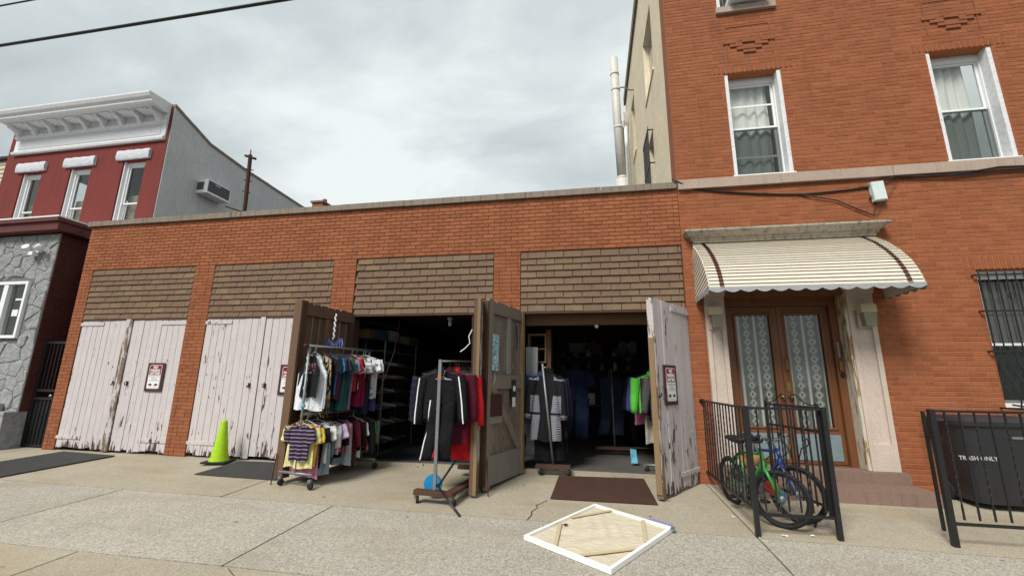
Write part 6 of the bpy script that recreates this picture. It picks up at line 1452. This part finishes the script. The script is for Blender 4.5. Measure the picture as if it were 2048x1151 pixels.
for i, (x, z, wd, h, c, nm, sh_) in enumerate(((-.42, 3.02 - .6, .56, .30, (.42, .40, .33), 'pale framed picture on the back wall of the right bay', 0), (.02, 2.40, .40, .40, (.28, .12, .10), 'reddish pentagon plaque on the back wall of the right bay', 1), (1.02 - .05, 2.32, .50, .46, (.40, .40, .40), 'tilted grey picture on the back wall of the right bay', 2))):
    b = MB()
    if sh_ == 1: b.prism([(x - .18, z - .2), (x + .18, z - .2), (x + .24, z + .08), (x, z + .22), (x - .24, z + .08)], 'y', 6.34, 6.38)
    else: b.T = Tr(x, 6.36, z) @ Matrix.Rotation(R(25) if sh_ == 2 else 0, 4, 'Y'); b.box(-wd / 2, wd / 2, -.02, .02, -h / 2, h / 2)
    solo(b, 'wall_picture', plain('print %d' % i, c, .6, var=.5, scale=14), nm, 'picture', (x, 6.36, z - h / 2))
b = MB(); b.lathe([(.20, 0), (.22, .02), (.18, .03), (.02, .035)], 24); 
b2 = MB(); b2.T = Tr(1.22, 6.36, 2.42) @ Matrix.Rotation(math.pi / 2, 4, 'X'); b2.lathe([(.19, 0), (.20, .015), (.15, .03), (.03, .03)], 20); solo(b2, 'wall_plate', plain('pale plate', (.5, .48, .46), .4), 'round pale plate on the back wall of the right bay', 'plate', (1.22, 6.36, 2.2))
for i, (x, y, z, lb) in enumerate(((.08, .26, 2.30, 'unlit bare bulb in a white socket under the beam of the right bay'), (-2.58, .55, 2.40, 'unlit white bulb hanging in the left open bay'))):
    t = thing('light_bulb', lb, 'bulb', (x, y, z))
    b = MB(); b.lathe([(.035, .055), (.05, .06), (.05, .10), (.02, .11)], 14, (x, y, z + .04)); b.build('socket', M_WHITE, t, smooth=True)
    b = MB(); b.lathe([(.004, -.06), (.026, -.045), (.035, -.01), (.028, .03), (.018, .06)], 14, (x, y, z + .035)); b.build('globe', M_WHITE, t, smooth=True)
    if i == 0:
        for s_ in (-1, 1): b = MB(); b.tube([(x, y, z + .12), (x + s_ * .16, y + .01, z + .14)], .008, 5); b.build('lead', M_WHITE, t)
# things pinned to the weathered door and leaning against it
def on4(x, z, y=.052): return T4 @ Tr(x, y, z) @ Matrix.Diagonal((-1, 1, 1, 1)).to_4x4() @ Rz(math.pi) @ Matrix.Diagonal((-1, 1, 1, 1)).to_4x4()
k = NT('blue ink print', .5); q_ = k.noise(k.pos(), 26, 4, .6, 1.4); k.color(k.mix(k.ramp(q_, [(.47, 0), (.53, 1)]), (.55, .68, .72), (.03, .24, .36)))
b = MB(); b.T = T4; b.box(.86, 1.03, .053, .058, 1.52, 2.04); solo(b, 'poster', k.m, 'pale blue printed poster pinned to the weathered door', 'poster', T4 @ Vector((.95, .05, 1.5)))
b = MB(); b.T = T4; b.box(.28, .42, .048, .056, 1.02, 1.40, j=.004); tg_ = thing('hanging_tag', 'black tag with white label hanging on the weathered door', 'tag', T4 @ Vector((.35, .05, 1.0))); b.build('card', M_SBLK, tg_)
b = MB(); b.T = T4; b.box(.30, .40, .057, .060, 1.00, 1.14); b.build('white_label', M_SWHT, tg_)
b = MB(); b.T = T4 @ Tr(.35, .062, 1.27) @ Matrix.Rotation(-math.pi / 2, 4, 'X'); b.lathe([(.045, 0), (.045, .003)], 16); b.build('white_badge', M_SWHT, tg_)
b = MB(); b.T = T4; b.box(.76, 1.06, .062, .075, .90, 1.20, j=.003); solo(b, 'brown_plate', plain('brown painted plate', (.06, .022, .016), .6), 'dark brown square panel fixed on the weathered door', 'panel', T4 @ Vector((.9, .06, .85)))
b = MB(); b.tube([(-1.47, -.98, .85), (-1.46, -1.0, .62), (-1.36, -1.24, gz(-1.24) + .01)], .009, 6); solo(b, 'door_prop', M_RUST, 'thin rusty iron rod propping the weathered door', 'rod', (-1.36, -1.24, gz(-1.24)))
b = MB(); b.tube([(-4.46, -1.30, gz(-1.3)), (-4.45, -1.26, .35)], .008, 6); solo(b, 'door_prop', M_RUST, 'thin rusty iron rod at the foot of the brown open door', 'rod', (-4.46, -1.30, gz(-1.3)))
b = MB(); b.tube([(-1.66, -1.0, .0), (-1.70, -1.0, 2.32)], .016, 8); solo(b, 'iron_pole', M_RUST, 'thin dark iron pole standing at the edge of the right-hand leaf of the left bay', 'pole', (-1.66, -1.0, 0))
b = MB(); b.tube([(-1.70, -1.02, 2.12), (-1.74, -1.05, 2.02), (-1.72, -1.05, 1.92), (-1.80, -1.05, 1.84), (-1.86, -1.05, 1.80)], .008, 5); solo(b, 'white_rag', M_WHITE, 'white string knotted on the thin iron pole', 'string', (-1.7, -1.02, 1.8))
b = MB(); b.tube([(-3.55, .5, 2.5), (-3.62, .5, 1.9), (-3.85, .5, 1.2), (-3.86, .5, .5)], .008, 5); solo(b, 'cord', plain('brown cord', (.08, .04, .03), .8), 'thin brown cord hanging slantwise in the left open bay', 'cord', (-3.86, .5, .5))

# clutter stacked in the gloom of both bays
rs = random.Random(21)
sv = thing('wall_shelf', 'dark plank shelf piled with goods high on the left wall of the left bay', 'shelf', (-4.3, 2.6, 2.1))
for z in (2.18, 2.5): b = MB(); b.box(-4.62, -4.15, .6, 5.2, z - .02, z); b.build('board', M_WD_DARK, sv)
PAL = [('brown', (.20, .12, .07)), ('grey', (.26, .26, .26)), ('cream', (.46, .41, .31)), ('blue', (.07, .13, .26)), ('rust', (.34, .10, .05)), ('olive', (.16, .17, .08)), ('white', (.6, .6, .6))]
def carton(x, y, z, wd, dp, h, nm, c, where, grp):
    b = MB(); b.T = Tr(x, y, z) @ Rz((rs.random() - .5) * .3); b.box(-wd / 2, wd / 2, -dp / 2, dp / 2, .003, h, j=.006); t = thing('carton', '%s carton %s' % (nm, where), 'carton', (x, y, z), 0, grp); b.build('box', plain(nm + ' card', c, .85, var=.3), t)
    b = MB(); b.T = Tr(x, y, z) @ Rz((rs.random() - .5) * .3); b.box(-wd / 2 + .01, wd / 2 - .01, -.025, .025, h + .002, h + .006); b.build('tape', plain('parcel tape', (.25, .19, .11), .4), t)
for i, y in enumerate((.8, 1.25, 1.75, 2.3, 2.9)): nm, c = PAL[(i * 3) % 7]; carton(-4.38, y, 2.18, .3, .36, .16 + .10 * rs.random(), nm, c, ('nearest the opening', 'second from the opening', 'third from the opening', 'fourth from the opening', 'farthest in')[i] + ' on the high left shelf', 'cartons on the high shelf')
for i, (x, y, h) in enumerate(((-3.2, 4.9, .55), (-2.55, 5.0, .40), (-1.9, 4.8, .62))): nm, c = PAL[(i * 2 + 2) % 7]; carton(x, y, .03, .5, .45, h, nm, c, ('on the floor at the left back of the left bay', 'on the floor in the middle back of the left bay', 'on the floor at the right back of the left bay')[i], 'cartons on the floor')
tb2 = thing('side_table', 'dark wooden table deep in the right bay with goods on it', 'table', (.1, 4.6, .03))
b = MB(); b.box(-.8, 1.0, 4.3, 4.95, .80, .84); b.build('top', M_WD_BEAM, tb2)
for x in (-.75, .93):
    for y in (4.35, 4.88): b = MB(); b.box(x, x + .05, y, y + .05, .03, .80); b.build('leg', M_WD_BEAM, tb2)
for i, x in enumerate((-.55, -.1, .35, .75)): nm, c = PAL[(i * 2 + 4) % 7]; carton(x, 4.6, .84, .3, .3, .15 + .25 * rs.random(), nm, c, ('leftmost on', 'second from left on', 'third from left on', 'rightmost on')[i] + ' the dark table in the right bay', 'cartons on the table')
hs_ = thing('hanging_shelf', 'plank shelf of bric-a-brac under the back ceiling of the right bay', 'shelf', (.1, 5.9, 1.9))
for z in (1.72, 2.12): b = MB(); b.box(-1.0, 1.2, 5.75, 6.2, z - .02, z); b.build('board', M_WD_BEAM, hs_)
for k, z in enumerate((1.72, 2.12)):
    for i in range(6):
        x = -.85 + i * .37; nm, c = PAL[(i * 5 + k * 3) % 7]; b = MB(); r_ = .05 + .05 * rs.random(); h = .12 + .14 * rs.random()
        b.lathe([(r_ * .8, .003), (r_, h * .3), (r_ * .9, h * .7), (r_ * .35, h * .85), (r_ * .4, h)], 12, (x, 5.85, z)); solo(b, 'jar', plain(nm + ' glaze', c, .3, 0, .5), '%s jar, number %s from the left on the %s plank of the right bay' % (nm, ('one', 'two', 'three', 'four', 'five', 'six')[i], ('lower', 'upper')[k]), 'jar', (x, 5.85, z), 'jars on the hanging shelf', smooth=True)
# scraps on the ground by the fence
for i, (x, y) in enumerate(((1.50, -1.42), (1.83, -1.90), (2.10, -1.85))):
    b = MB(); b.T = Tr(x, y, gz(y) + .004) @ Rz(rs.random() * 3); b.grid(lambda u, v: ((u - .5) * .05, (v - .5) * .035, .006 * math.sin(u * 5 + i) * math.sin(v * 4)+.004), 4, 4); solo(b, 'paper_scrap', M_WHITE, ('white paper scrap outside the fence near its corner', 'white paper scrap under the green bicycle wheel', 'white paper scrap under the blue bicycle wheel', 'white paper scrap by the fence near the brick wall', 'white paper scrap on the concrete before the steps')[i], 'litter', (x, y, gz(y)), 'paper scraps')
